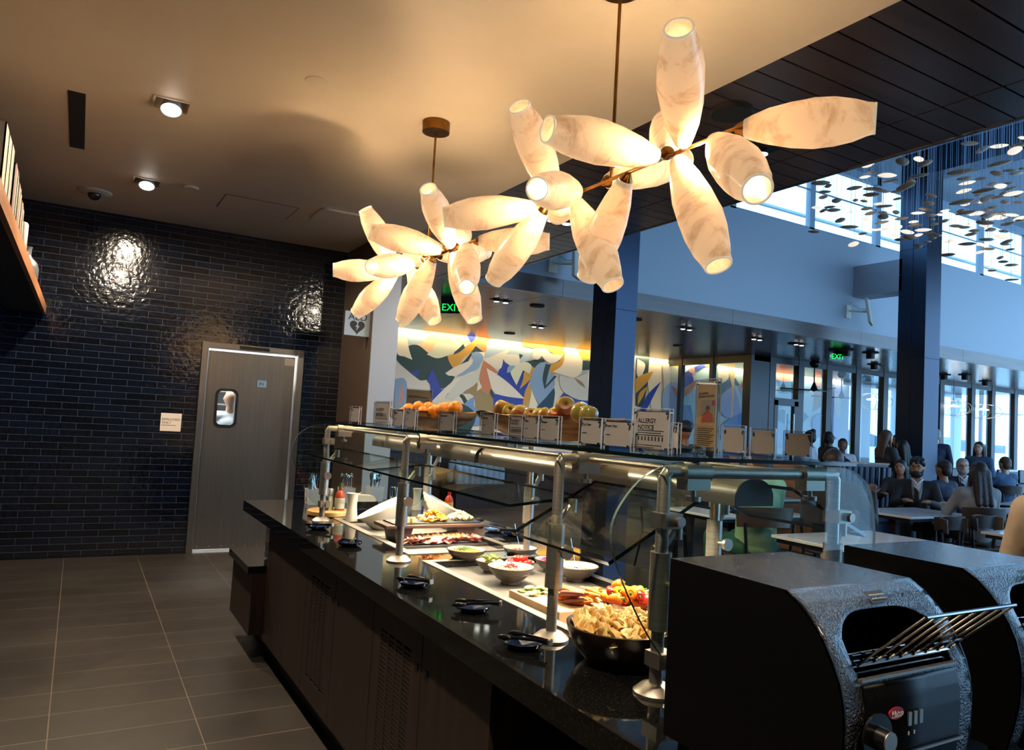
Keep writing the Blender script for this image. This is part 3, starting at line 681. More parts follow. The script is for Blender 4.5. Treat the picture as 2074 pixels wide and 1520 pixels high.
# ------------------------------------------------------------------ wall shelf with books
t = thing('wall_shelf', 'long thick wooden shelf high on the left wall with rough front edge', 'shelf', (-.5, 6, 2.31))
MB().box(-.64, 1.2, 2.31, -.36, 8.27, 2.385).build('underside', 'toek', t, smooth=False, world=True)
MB().box(-.36, 1.2, 2.305, -.335, 8.275, 2.39).build('front_edge', 'shelfwood', t, smooth=False, world=True)
bc = [(214, 196, 170), (222, 200, 168), (150, 158, 150), (84, 88, 92), (186, 128, 120), (120, 84, 80), (206, 200, 190), (96, 116, 118), (210, 190, 140), (180, 170, 160), (60, 62, 70), (160, 92, 70)]
yb = 3.9; i = 0
random.seed(3)
bookn = ['wide cream', 'tall cream', 'sage green', 'charcoal', 'dusty pink', 'maroon', 'off-white', 'teal grey', 'pale yellow', 'stone grey', 'near black', 'rust orange']
for i in range(22):
    th = (.05, .16)[i < 3] if i < 4 else random.choice((.02, .03, .045, .035)); h = .36 - .006 * i + random.uniform(-.02, .02); dpt = random.uniform(.17, .22)
    c_ = bc[i % 12]
    nm = 'book_cover_%d_%d_%d' % c_
    if nm not in M: M[nm] = mat(nm, c_, .55)
    t = thing('book', '%s upright book on the high shelf, %s' % (bookn[i % 12], 'in the half nearer the camera' if i < 12 else 'in the half nearer the tile wall'), 'book', (-.37, yb, 2.385), 0, 'books on the high shelf')
    MB().box(-dpt, 0, 0, 0, th * .12, h).box(-dpt, th * .88, 0, 0, th, h).box(-.006 + 0, 0, 0, 0, th, h).build('cover', nm, t, smooth=False)
    MB().box(-dpt + .004, th * .12, .004, -.006, th * .88, h - .004).build('pages', 'paperback', t, smooth=False)
    yb += th + .001 + (.08 if i == 2 else .03 if i > 3 and i % 3 == 0 else 0)
MB_ = MB().lathe([(.07, 0), (.075, .0), (.075, .3), (.068, .31), (.068, .02), (.001, .02)], (-.46, 5.95, 2.385), 24, closed=False)
tag(MB_.build('glass_cylinder', 'steelH'), 'dark straight-sided canister behind the books on shelf', 'canister')
M['greyvase'] = mat('grey_ceramic', (110, 110, 112), .35, .3)
tag(MB().lathe([(.04, 0), (.075, .01), (.085, .05), (.085, .12), (.07, .17), (.035, .205), (.028, .22), (.028, .27), (.034, .285), (.026, .285), (.022, .22), (.001, .2)], (-.43, 6.75, 2.385), 28).build('bottle_vase', 'greyvase'), 'grey ceramic bottle vase on the high shelf', 'vase')
tag(MB().box(-.42, 7.15, 2.385, -.37, 7.22, 2.475).build('small_card_box', 'paperback', smooth=False), 'small cream box at the far end of high shelf', 'box')

# ------------------------------------------------------------------ chandeliers
def shademat():
    m = bpy.data.materials.new('alabaster_shade'); m.use_nodes = True
    N = m.node_tree.nodes; L = m.node_tree.links; p = N['Principled BSDF']; out = N['Material Output']
    tc = N.new('ShaderNodeTexCoord'); mp = N.new('ShaderNodeMapping'); mp.inputs['Scale'].default_value = (1, 1, 1.6); L.new(tc.outputs['Object'], mp.inputs[0])
    n = N.new('ShaderNodeTexNoise'); n.inputs['Scale'].default_value = 7; n.inputs['Detail'].default_value = 12; n.inputs['Roughness'].default_value = .68; n.inputs['Distortion'].default_value = .6
    L.new(mp.outputs[0], n.inputs['Vector'])
    r = N.new('ShaderNodeValToRGB'); e = r.color_ramp.elements
    e[0].position = .34; e[0].color = lin((216, 184, 140)); e[1].position = .50; e[1].color = lin((248, 226, 190))
    L.new(n.outputs['Fac'], r.inputs[0]); L.new(r.outputs[0], p.inputs['Base Color'])
    p.inputs['Roughness'].default_value = .22
    L.new(r.outputs[0], p.inputs['Emission Color']); p.inputs['Emission Strength'].default_value = .22
    tr = N.new('ShaderNodeBsdfTranslucent'); L.new(r.outputs[0], tr.inputs[0])
    mx = N.new('ShaderNodeMixShader'); mx.inputs[0].default_value = .30
    L.new(p.outputs[0], mx.inputs[1]); L.new(tr.outputs[0], mx.inputs[2]); L.new(mx.outputs[0], out.inputs[0])
    return m
M['shade'] = shademat()
M['rimglass'] = mat('clear_shade_rim', (250, 244, 232), .1, 0, .8, alpha=1, emit=.22, ecol=(255, 232, 200))
PROF = [(.030, 0), (.040, .03), (.056, .09), (.070, .17), (.077, .25), (.074, .32), (.063, .385), (.050, .43), (.046, .455)]
def chandelier(lab, end0, end1, X, Z, shades, ytop, fill_power):
    a = AX(end0[0], end0[1], X); c_ = AX(end1[0], end1[1], X)
    root = thing('chandelier', lab, 'chandelier', (X, ytop, ZC))
    A = Vector((X, a.y, Z)); B = Vector((X, c_.y, Z))
    MB().cyl(A, B, .0075, n=12).build('stem', 'brass', root, world=True)
    MB().cyl((X, ytop, Z), (X, ytop, ZC - .05), .007, n=12).build('rod', 'brass', root, world=True)
    MB().lathe([(.001, 0), (.085, 0), (.085, -.065), (.001, -.065)], (X, ytop, ZC), 40).build('canopy', 'brass', root, world=True)
    for i, (bx, by, tx, ty, mode, L_) in enumerate(shades):
        # nearest stem point to the base ray
        d = _ray(bx, by).normalized(); u = (B - A).normalized(); w0 = A - C0
        bb = u.dot(d); den = 1 - bb * bb
        s_ = (bb * d.dot(w0) - u.dot(w0)) / den
        s_ = max(0, min((B - A).length, s_))
        base = A + u * s_
        dt = _ray(tx, ty).normalized(); q = base - C0; tm = q.dot(dt); h2 = q.dot(q) - tm * tm; disc = L_ * L_ - h2
        k = math.sqrt(disc) if disc > 0 else 0
        tip = C0 + dt * (tm - k if mode == 'n' else tm + k if mode == 'f' else tm)
        ax = (tip - base); ln = ax.length; ax.normalize()
        off = .035
        sc_ = max(.6, (ln - off)) / .455 if mode == 'm' else (ln - off) / .455
        sc_ = max(.55, min(1.06, (ln - off) / .455))
        st = base + ax * off
        Q = ax.to_track_quat('Z', 'Y').to_matrix()
        pr = [(r, z * sc_) for r, z in PROF] + [(r - .006, z * sc_) for r, z in PROF[::-1]]
        b = MB().lathe(pr, (0, 0, 0), 28, None, wob=.035, closed=True)
        o = b.build('glass_shade', 'shade', root); o.location = st - root.location; o.rotation_euler = Q.to_euler(); 
        zt = .455 * sc_
        b = MB().lathe([(.0462, zt - .006), (.0475, zt - .001), (.046, zt + .003), (.041, zt + .002), (.040, zt - .004)], (0, 0, 0), 28, closed=True); o2 = b.build('rim', 'rimglass', o)
        b = MB().lathe([(.001, -.03), (.012, -.03), (.018, -.02), (.029, .004), (.031, .022), (.028, .022), (.001, .0)], (0, 0, 0), 20); o3 = b.build('cup', 'brass', o)
        b = MB().lathe([(.001, .01), (.020, .012), (.022, .05), (.015, .075), (.001, .08)], (0, 0, 0), 14); o4 = b.build('bulb', 'bulb', o)
        l = bpy.data.lights.new('shade_light', 'POINT'); l.energy = 3.4; l.color = (1, .77, .50); l.shadow_soft_size = .02
        lo = bpy.data.objects.new('shade_light', l); COL.objects.link(lo); lo.location = st + ax * .12
    for k in range(3):  # points added along the stem, where no lamp sits, to brighten the ceiling
        l = bpy.data.lights.new('ceiling_fill', 'POINT'); l.energy = fill_power; l.color = (1, .72, .42); l.shadow_soft_size = .03
        lo = bpy.data.objects.new('ceiling_fill', l); COL.objects.link(lo); lo.location = A + (B - A) * (.15 + .35 * k) + Vector((.0, 0, -.02))
    return root
chandelier('large near chandelier of brass stem and alabaster glass shades', (1100, 420), (1490, 268), 1.77, 2.54,
    [(1383, 300, 1375, 57, 'n', .49), (1340, 314, 1109, 262, 'n', .50), (1488, 272, 1773, 240, 'm', .5), (1445, 285, 1534, 384, 'n', .48), (1370, 318, 1455, 538, 'n', .5),
     (1276, 355, 1190, 562, 'f', .5), (1218, 372, 1388, 322, 'f', .5), (1350, 315, 1356, 240, 'f', .45), (1125, 400, 1052, 216, 'n', .49), (1172, 387, 1088, 383, 'n', .46),
     (1108, 418, 1000, 568, 'f', .48), (1098, 420, 899, 440, 'm', .48), (1160, 395, 1241, 578, 'n', .5), (1140, 405, 1128, 430, 'f', .45)], 2.345, 15)
chandelier('small far chandelier of brass stem and alabaster glass shades under its brass canopy', (798, 545), (965, 488), 1.79, 2.52,
    [(916, 503, 867, 383, 'n', .46), (905, 508, 750, 469, 'm', .46), (958, 492, 1112, 490, 'm', .46), (946, 498, 945, 582, 'n', .44), (914, 506, 961, 648, 'n', .47),
     (878, 514, 815, 650, 'f', .47), (880, 514, 985, 510, 'f', .45), (920, 503, 935, 462, 'f', .44), (800, 544, 740, 424, 'n', .46), (838, 530, 752, 541, 'n', .46),
     (803, 543, 722, 634, 'f', .46), (798, 545, 675, 547, 'm', .46), (826, 532, 880, 650, 'n', .47), (860, 520, 830, 512, 'f', .44)], 4.20, 14)
# ------------------------------------------------------------------ THE BUFFET COUNTER
ZT = 0.9
YN, YFAR = -.4, 5.38
XF, XR = 1.04, 2.33
WX0, WX1 = 1.42, 1.97
WELLS = ((3.28, 4.42), (1.86, 3.06))
t = thing('granite_worktop', 'long polished black granite buffet counter top with cold wells', 'counter top', (1.7, 2.5, .83))
b = MB().box(XF, YN, .83, WX0, YFAR, ZT).box(WX1, YN, .83, XR, YFAR, ZT)
b.box(WX0, YN, .83, WX1, WELLS[1][0], ZT).box(WX0, WELLS[1][1], .83, WX1, WELLS[0][0], ZT).box(WX0, WELLS[0][1], .83, WX1, YFAR, ZT)
b.build('slab', 'granite', t, smooth=False, world=True)
for (y0, y1) in WELLS:
    b = MB()
    for (a_, c_, d_, e_) in ((WX0 - .035, y0 - .035, WX0, y1 + .035), (WX1, y0 - .035, WX1 + .035, y1 + .035), (WX0, y0 - .035, WX1, y0), (WX0, y1, WX1, y1 + .035)): b.box(a_, c_, ZT - .001, d_, e_, ZT + .003)
    f_ = b.build('well_rim', 'steel', t, smooth=False, world=True)
    b = MB().box(WX0, y0, .80, WX1, y1, .872)
    b.box(WX0, y0, .872, WX0 + .012, y1, ZT).build('well_liner', 'steel' if y0 > 3.2 else 'slab', t, smooth=False, world=True)
t = thing('counter_cabinet', 'dark walnut cabinet with slotted vent panels under the buffet counter', 'cabinet', (1.7, 2.5, 0))
ZK = .115
b = MB().box(1.10, 1.87, ZK, 2.27, 4.72, .795).box(1.45, YN, ZK, 2.27, 1.87, .795); b.build('carcass', 'darkwood', t, smooth=False, world=True)
MB().box(1.15, YN, 0, 2.2, 5.3, ZK).build('toe_kick', 'toek', t, smooth=False, world=True)
def slots(b, ys, zs, X0, y0, y1, z0, z1, cols, rows):
    gw = (ys[1] - ys[0]) / cols; gh = (zs[1] - zs[0]) / rows
    b.box(X0, y0, z0, X0 + .018, ys[0], z1).box(X0, ys[1], z0, X0 + .018, y1, z1).box(X0, ys[0], z0, X0 + .018, ys[1], zs[0]).box(X0, ys[0], zs[1], X0 + .018, ys[1], z1)
    for i in range(1, cols): b.box(X0, ys[0] + gw * i - .008, zs[0], X0 + .018, ys[0] + gw * i + .008, zs[1])
    for k in range(1, rows): b.box(X0 + .001, ys[0], zs[0] + gh * k - .006, X0 + .017, ys[1], zs[0] + gh * k + .006)
zs0, zs1 = ZK + .02, .815
ed = [4.72, 3.82, 3.34, 2.84, 2.36, 1.87]
for i in range(5):
    y1, y0 = ed[i] - .003, ed[i + 1] + .003
    b = MB()
    if i in (1, 3):
        slots(b, (y0 + .09, y1 - .09), (zs0 + .1, zs1 - .09), 1.08, y0, y1, zs0, zs1, 4, 30)
        b.mi = 1; b.box(1.0985, y0 + .08, zs0 + .09, 1.10, y1 - .08, zs1 - .08)
        o = b.build('vent_door', ['cabwood', 'black'], t, smooth=False, world=True)
        MB().cyl((1.082, y0 + .035, zs1 - .13), (1.076, y0 + .035, zs1 - .13), .012).build('lock', 'blackmetal', o)
    else:
        o = b.box(1.08, y0, zs0, 1.098, y1, zs1).build('door', 'cabwood', t, smooth=False, world=True)
        MB().cyl((1.082, y1 - .04, zs1 - .13), (1.076, y1 - .04, zs1 - .13), .012).build('lock', 'blackmetal', o)
t = thing('low_ledge', 'low black topped ledge with wood side at the far end of the counter', 'ledge', (1.5, 5.05, 0))
MB().box(1.0, 4.725, .16, 2.2, 5.36, .53).build('body', 'cabwood', t, smooth=False, world=True)
MB().box(.97, 4.725, .53, 2.2, 5.38, .575).build('top', 'granite', t, smooth=False, world=True)

# plate stacks
def plate_stack(x, y, z, n, r, lab, grp, m='ceramic', dz=.011):
    b = MB().lathe([(.001, 0), (r * .6, 0), (r, .014), (r, .018), (r * .6, .005), (.001, .005)], (0, 0, 0), 28)
    first = None
    for k in range(n):
        if first is None: first = o = b.build('dinner_plate', m)
        else: o = first.copy(); COL.objects.link(o)
        o.location = (x, y, z + k * dz); tag(o, lab, 'plate', grp)
plate_stack(1.24, 4.93, .576, 16, .13, 'pale dinner plate in the stack on low ledge at counter end', 'plates on the low ledge', dz=.013)
M['stoneplate'] = mat('grey_stone_plate', (92, 92, 90), .35)
plate_stack(1.27, 1.35, .50, 22, .13, 'grey dinner plate in the stack below the counter near the toaster', 'plates under the counter', 'stoneplate', dz=.014)
tag(MB().box(1.09, 1.0, .46, 1.45, 1.86, .50).build('plate_shelf', 'cabwood', smooth=False), 'dark open shelf under the counter carrying the plate stack', 'shelf')

# ------------------------------------------------------------------ sneeze guard
PX, RX = 1.285, 1.95
YP = [1.42, 1.89, 3.12, 4.34]
ZB = 1.445
def disc(b, x, y): b.lathe([(.001, .9), (.055, .9), (.055, .906), (.036, .922), (.02, .926), (.001, .926)], (x, y, 0), 28)
root = thing('sneeze_guard_frame', 'brushed steel tube frame of the buffet sneeze guard', 'sneeze guard frame', (PX, 2.9, ZT))
for i, y in enumerate(YP):
    for X_ in (PX, RX):
        s_ = 1 if X_ == PX else -1
        b = MB(); disc(b, X_, y); b.build('base_flange', 'steelH', root, world=True)
        b = MB().tube([(X_, y, .92), (X_, y, ZB - .012), (X_ + s_ * .012, y, ZB)], .0165, 16).build('post', 'steel', root, world=True)
        zc = 1.17
        b = MB().cyl((X_, y, zc - .115), (X_, y, zc + .075), .027, n=20).build('collar', 'steel', root, world=True)
        sg = 1 if X_ == RX else 1
        b = MB().cyl((X_, y - .02, zc), (X_, y - .06, zc), .008).cyl((X_, y - .055, zc), (X_, y - .068, zc), .021, n=20)
        b.build('thumb_knob', 'steelH', root, world=True)
    b = MB().cyl((PX, y, ZB), (RX, y, ZB), .0165, n=16).build('cross_bar', 'steel', root, world=True)
    for X_ in (PX + .10, RX - .11):
        b = MB().cyl((X_ - .045, y, ZB), (X_ + .045, y, ZB), .026, n=20); b.box(X_ - .04, y - .02, ZB - .045, X_ + .04, y + .02, ZB - .012)
        o = b.build('clamp', 'steelH', root, world=True, smooth=True)
        MB().cyl((X_, y, ZB - .045), (X_, y, ZB - .062), .007).cyl((X_, y, ZB - .062), (X_, y, ZB - .074), .02, n=20).build('clamp_screw', 'steelH', o)
        MB().cyl((X_, y, ZB + .02), (X_, y, 1.4745), .017).build('glass_standoff', 'blackpl', root, world=True)
b = MB().cyl((PX + .10, YP[0], ZB), (PX + .10, YP[-1], ZB), .008)
b.cyl((RX - .11, YP[0], ZB), (RX - .11, YP[-1], ZB), .008).build('long_rail', 'steelH', root, world=True)
for (X_, y, z) in ((PX, YP[0], 1.325), (RX, YP[0], 1.325), (PX, YP[0], .985), (RX, YP[0], .985), (PX, YP[-1], 1.37), (PX, YP[-1], 1.0), (RX, YP[-1], 1.0)):
    b = MB().box(X_ - .022, y - .035, z - .018, X_ + .035, y + .02, z + .018).cyl((X_ + .018, y - .035, z), (X_ + .018, y - .05, z), .013); b.build('panel_clip', 'steelH', root, world=True)
def gpane(name, pts, th, lab, cat='glass panel', grp=None):
    p = [Vector(q) for q in pts]; nrm = (p[1] - p[0]).cross(p[2] - p[1]).normalized()
    t_ = MB(); t_.prism([q for q in p], nrm * th, side_mi=1)
    o = t_.build(name, ['glass', 'glassedge'], smooth=False)
    return tag(o, lab, cat, grp)
# top shelves
GZ = 1.475
for (y0, y1, lab) in ((3.15, 4.72, 'flat glass top shelf of the buffet guard, far section under the oranges'), (1.94, 3.13, 'flat glass top shelf of the buffet guard, middle section under the apples'), (1.37, 1.92, 'flat glass top shelf of the buffet guard, near section above the toasters')):
    gpane('glass_shelf', [(1.25, y0, GZ), (1.98, y0, GZ), (1.98, y1, GZ), (1.25, y1, GZ)], .010, lab, 'glass shelf')
# customer side guards
for i, (y0, y1, lab) in enumerate(((3.20, 4.45, 'lower front glass guard panel at the far end of the buffet'), (1.95, 3.17, 'lower front glass guard panel in the middle of the buffet'))):
    gpane('guard_glass', [(1.15, y0, 1.298), (1.15, y1, 1.298), (1.42, y1, 1.325), (1.42, y0, 1.325)], .009, lab)
gpane('guard_glass', [(1.15, 1.46, 1.218), (1.15, 1.93, 1.218), (1.45, 1.93, 1.375), (1.45, 1.46, 1.375)], .010, 'tilted front glass guard panel over the potato chips')
for i, (y0, y1) in enumerate(((3.20, 4.45), (1.95, 3.17), (1.44, 1.90))):
    gpane('guard_glass', [(1.79, y0, 1.405), (1.79, y1, 1.405), (2.14, y1, 1.262), (2.14, y0, 1.262)], .010, ('rear tilted glass guard panel at the far end of the buffet', 'rear tilted glass guard panel in the middle of the buffet', 'rear tilted glass guard panel near the toasters')[i])
for y in YP:
    for (xa, za, xb, zb) in ((PX, 1.245, 1.36, 1.305), (RX, 1.20, 2.03, 1.29)):
        if y == YP[0] and xa == PX: zb = 1.30
        b = MB().tube([(xa, y + .03, za), ((xa + xb) / 2, y + .03, za + .012), (xb, y + .03, zb)], .011, 10).cyl((xb, y + .03, zb - .03), (xb, y + .03, zb + .012), .016); b.build('glass_arm', 'steelH', root, world=True)
# end panels
def endpanel(y, lab, pts):
    q = smoothpoly(pts, 4); poly = [(v.x, y, v.y) for v in q]
    o = MB().prism(poly, (0, .008, 0), side_mi=1).build('end_panel', ['glass', 'glassedge2'], smooth=False); tag(o, lab, 'glass panel')
def smooth2(pts): return pts
endpanel(1.375, 'large clear end panel with curved corners at the near end of buffet', [(1.30, 1.468), (1.19, 1.44), (1.115, 1.37), (1.09, 1.30), (1.12, 1.21), (1.20, 1.08), (1.28, .99), (1.36, .97), (1.6, .965), (1.9, .97), (2.0, 1.05), (2.07, 1.2), (2.085, 1.28), (2.06, 1.40), (1.99, 1.455), (1.90, 1.47), (1.6, 1.47)])
endpanel(4.46, 'clear end panel with curved corners at the far end of buffet', [(1.33, 1.468), (1.20, 1.44), (1.135, 1.38), (1.115, 1.30), (1.14, 1.21), (1.20, 1.08), (1.27, .99), (1.36, .955), (1.6, .95), (1.9, .96), (2.0, 1.05), (2.07, 1.2), (2.085, 1.28), (2.06, 1.40), (1.99, 1.455), (1.90, 1.47), (1.6, 1.47)])
# heat lamp housings
for (y0, y1, lab) in ((1.50, 3.06, 'arched steel food lamp housing over the near half of the buffet'), (3.10, 4.50, 'arched steel food lamp housing over the far half of buffet')):
    t = thing('lamp_housing', lab, 'food lamp', (1.70, (y0 + y1) / 2, 1.345))
    pr = []
    for k in range(15):
        a = math.pi * k / 14; pr.append((1.70 + .077 * math.cos(a), y0, 1.372 + .052 * math.sin(a)))
    pr = [(1.777, y0, 1.345)] + pr + [(1.623, y0, 1.345)]
    b = MB(); n = len(pr)
    vs = [Vector(p) for p in pr] + [Vector(p) + Vector((0, y1 - y0, 0)) for p in pr]
    b._a(vs, [(i, i + 1, n + i + 1, n + i) for i in range(n - 1)]); b.build('hood', 'steel', t, world=True, angle=50)
    ins = [Vector((1.70 + (p[0] - 1.70) * .955, p[1] + .004, 1.345 + (p[2] - 1.345) * .95)) for p in pr]  # added black liner keeps the lit hood's reflection off the granite
    b = MB(); vs = ins + [p + Vector((0, y1 - y0 - .008, 0)) for p in ins]
    b._a(vs, [(i, n + i, n + i + 1, i + 1) for i in range(n - 1)]).build('glare_block_liner', 'blackmetal', t, world=True, angle=50)
    M['endcap'] = M.get('endcap') or mat('grey_end_cap', (70, 68, 66), .45, .5)
    for y_ in (y0 - .004, y1): MB().prism([(p[0], y_, p[2]) for p in pr], (0, .004, 0)).build('end_cap', 'endcap', t, smooth=False, world=True)
    MB().box(1.685, y0 + .05, 1.394, 1.715, y1 - .05, 1.398).build('light_strip', 'striplamp', t, smooth=False, world=True)
    for y_ in (y0 + .2, y1 - .2): MB().cyl((1.70, y_, 1.42), (1.70, y_, 1.4745), .01).build('hanger', 'steelH', t, world=True)
    area('food_lamp', (1.70, (y0 + y1) / 2, 1.392), (0, 0, 0), .03, y1 - y0 - .15, 13, (1, .82, .58), spread=125)

# ------------------------------------------------------------------ tongs and saucers
def make_tongs():
    t = thing('serving_tongs', 'x', 'tongs')
    for s_ in (-1, 1):
        pts = [(s_ * .004, .10, .012), (s_ * .012, .05, .018), (s_ * .028, -.02, .020), (s_ * .040, -.07, .020), (s_ * .036, -.12, .014)]
        MB().tube(pts, [(.010, .002), (.007, .003), (.006, .003), (.007, .005), (.004, .003)], 10, flat=(0, 0, 1)).ell((s_ * .040, -.085, .018), (.009, .032, .012)).build('arm', 'blackpl', t)
    MB().cyl((-.010, .098, .004), (-.010, .098, .024), .004).box(-.012, .094, .002, .012, .104, .024).build('hinge', 'steelH', t)
    return t
def make_saucer(m):
    o = MB().lathe([(.001, 0), (.045, 0), (.075, .010), (.083, .022), (.080, .023), (.070, .014), (.001, .006)], (0, 0, 0), 32).build('saucer', m); return o
tg0 = None; sa0 = {}
for (px, py, rz, m, lab, sc_) in ((645, 1071, 215, 'navy', 'beside the wooden condiment board', 1), (708, 1104, 168, 'navy', 'in front of the white pitcher', .95), (838, 1186, 200, 'navy', 'left of the gray sesame noodle bowl near the second post', 1),
                            (958, 1236, 235, 'navy', 'before the hummus bowl', 1), (1058, 1309, 205, 'navy', 'closest to the potato chips', 1),
                            (1002, 1076, 60, 'blueplate', 'behind the salami platter', .95), (1040, 1084, 80, 'navy', 'behind the diced tomato bowl', .9), (958, 1058, 60, 'blueplate', 'behind the riser tray leg', .9)):
    P_ = AZ(px, py, ZT + .004)
    if m not in sa0: o = sa0[m] = make_saucer(m)
    else: o = sa0[m].copy(); COL.objects.link(o)
    o.location = (P_.x, P_.y, ZT + .0005); o.scale = (.74, .74, .9)
    lab2 = lab.replace('gray sesame noodle', 'grain salad')
    tag(o, ('dark navy' if m == 'navy' else 'light blue') + ' saucer under tongs ' + lab2, 'saucer', 'tong saucers')
    a_ = R_(rz + 90); loc = (P_.x + .02 * math.cos(a_), P_.y + .02 * math.sin(a_), ZT + .017)
    if tg0 is None: tg0 = q = make_tongs(); q.location = loc; q.rotation_euler = (R_(5), 0, R_(rz))
    else: q = copyt(tg0, loc, R_(rz)); q.rotation_euler = (R_(5), 0, R_(rz))
    q.scale = (.74, .74, .74); q['label'] = 'black serving tongs on the saucer ' + lab2; q['group'] = 'serving tongs'

# ------------------------------------------------------------------ toasters
def toaster(x0, yb, lab, rack, first):
    W, ZT0, ZT1 = .365, .93, 1.285
    t = thing('conveyor_toaster', lab, 'toaster', (x0, yb, ZT), 0, 'conveyor toasters')
    # side profile (y, z), y measured towards the camera
    D = .27
    D = .29
    arc = [(-.29, 1.285), (-.322, 1.267), (-.347, 1.245), (-.369, 1.219), (-.387, 1.19), (-.401, 1.16), (-.409, 1.129), (-.412, 1.10), (-.411, 1.04), (-.397, .97), (-.385, .93)]
    prof = [(0, ZT0), (0, ZT1)] + arc
    for s_, nm in ((0, 'side_panel'), (1, 'side_panel')):
        xx = 0 if s_ == 0 else W - .004
        MB().prism([(xx, p[0], p[1] - ZT) for p in prof], (.004, 0, 0)).build(nm, 'toasterflat', t, smooth=False)
    g = lambda p: (p[0], p[1] - ZT)
    # shell : top, back, curved front frame with an arched opening
    b = MB().box(.004, -D, ZT1 - .004 - ZT, W - .004, 0, ZT1 - ZT).box(.004, -.004, ZT0 - ZT, W - .004, 0, ZT1 - .004 - ZT).box(.004, -.38, ZT0 - ZT, W - .004, -.004, ZT0 + .004 - ZT)
    b.build('top_shell', 'toaster', t, smooth=False)
    # front skin as a grid, cells inside the opening left out
    pts = []; L_ = []
    for k in range(len(arc) - 1):
        for j in range(5):
            f_ = j / 5; pts.append((arc[k][0] * (1 - f_) + arc[k + 1][0] * f_, arc[k][1] * (1 - f_) + arc[k + 1][1] * f_))
    pts.append(arc[-1]); nx = 46
    fr = .046; zlo = 1.162
    def front(z):
        for k in range(len(pts) - 1):
            if pts[k][1] >= z >= pts[k + 1][1]:
                f_ = (pts[k][1] - z) / max(1e-9, pts[k][1] - pts[k + 1][1]); return pts[k][0] * (1 - f_) + pts[k + 1][0] * f_
        return pts[-1][0]
    b = MB(); xs_ = [0, fr * .5] + [fr + (W - 2 * fr) * i / 32 for i in range(33)] + [W - fr * .5, W]
    rows = []
    for x_ in xs_:
        u = max(-1, min(1, (x_ - W / 2) / (W / 2 - fr))); zt = 1.253 - .034 * abs(u) ** 4
        zz = [ZT1 - (ZT1 - zt) * i / 8 for i in range(9)] + [zlo - (zlo - .935) * i / 12 for i in range(13)]
        rows.append([(x_, front(z), z - ZT) for z in zz])
    nr = len(rows[0]); fs = []
    for i in range(len(xs_) - 1):
        for k in range(nr - 1):
            if k == 8 and 2 <= i < len(xs_) - 3: continue
            fs.append((i * nr + k, i * nr + k + 1, (i + 1) * nr + k + 1, (i + 1) * nr + k))
    b._a([p for r in rows for p in r], fs); o = b.build('front_shell', 'toaster', t, angle=60)
    sm = o.modifiers.new('thickness', 'SOLIDIFY'); sm.thickness = .004; sm.offset = -1
    # lower control face stands a little proud
    low = [p for p in pts if p[1] < 1.158]
    vs = []
    for p in low: vs += [(fr + .004, p[0] - .006, p[1] - ZT), (W - fr - .004, p[0] - .006, p[1] - ZT)]
    fs = [(2 * i, 2 * i + 2, 2 * i + 3, 2 * i + 1) for i in range(len(low) - 1)]
    b = MB()._a(vs, fs)
    o = b.build('control_panel', 'toasterflat', t); sm = o.modifiers.new('thickness', 'SOLIDIFY'); sm.thickness = .008; sm.offset = -1
    MB().box(.01, -.385, .05, W - .01, -.02, .06).build('inner_floor', 'black', t, smooth=False)
    # conveyor wires inside the opening
    b = MB()
    for k in range(11):
        y_ = -.388 + k * .022; b.cyl((fr, y_, .266), (W - fr, y_, .266), .0022, n=6)
    for x_ in (fr + .01, W - fr - .01): b.cyl((x_, -.392, .264), (x_, -.16, .264), .003, n=6)
    b.build('conveyor_belt', 'chrome', t)
    MB().box(fr, -.408, .258, W - fr, -.400, .263).build('sill', 'steelH', t, smooth=False)
    if rack:
        b = MB(); yb_, zb_ = -.394, .282; yt_, zt_ = -.505, .387
        xA, xB = fr + .008, W - fr - .004
        for k in range(8):
            x_ = xA + (xB - xA) * k / 7; b.cyl((x_, yb_ + .05, zb_ - .002), (x_, yb_, zb_), .0021, n=6).cyl((x_, yb_, zb_), (x_, yt_, zt_), .0021, n=6)
        b.cyl((xA, yt_, zt_), (xB, yt_, zt_), .0034, n=8).cyl((xA, yb_, zb_), (xB, yb_, zb_), .0034, n=8).cyl((xA, yb_ + .05, zb_ - .002), (xB, yb_ + .05, zb_ - .002), .003, n=8)
        b.cyl((xB - .09, (yb_ + yt_) / 2 + .03, (zb_ + zt_) / 2 - .028), (xB, (yb_ + yt_) / 2 + .03, (zb_ + zt_) / 2 - .028), .002, n=6)
        b.build('feed_rack', 'chrome', t)
    # label, knob, logo, switches
    zl = ZT1 - .045; yl = front(zl)
    def lab_rect(x_0, x_1, z_0, z_1, m, nm):
        b = MB(); b._a([(x_0, front(z_0) - .0015, z_0 - ZT), (x_1, front(z_0) - .0015, z_0 - ZT), (x_1, front(z_1) - .0015, z_1 - ZT), (x_0, front(z_1) - .0015, z_1 - ZT)], [(0, 1, 2, 3)]); o = b.build(nm, m, t, smooth=False); return o
    lab_rect(W * .50, W * .50 + .056, ZT1 - .026, ZT1 - .011, 'steelH', 'caution_label')
    for k in range(2):
        z_ = ZT1 - .0165 - .005 * k; MB().box(W * .515, front(z_) - .0035, z_ - ZT, W * .515 + .042, front(z_) - .001, z_ - ZT + .002).build('label_line', 'ceramic', t, smooth=False)
    yk = -.420
    MB().cyl((fr + .022, yk, .175), (fr + .022, yk - .004, .175), .038, n=28).build('knob_dial', 'blackpl', t)
    kn = MB().cyl((fr + .022, yk - .004, .175), (fr + .022, yk - .024, .175), .019, .017, n=28).build('knob', 'blackpl', t)
    MB().cyl((fr + .022, yk - .024, .175), (fr + .022, yk - .026, .175), .0165, n=28).build('knob_face', 'steelH', kn)
    M['hred'] = M.get('hred') or mat('badge_red', (150, 16, 34), .3)
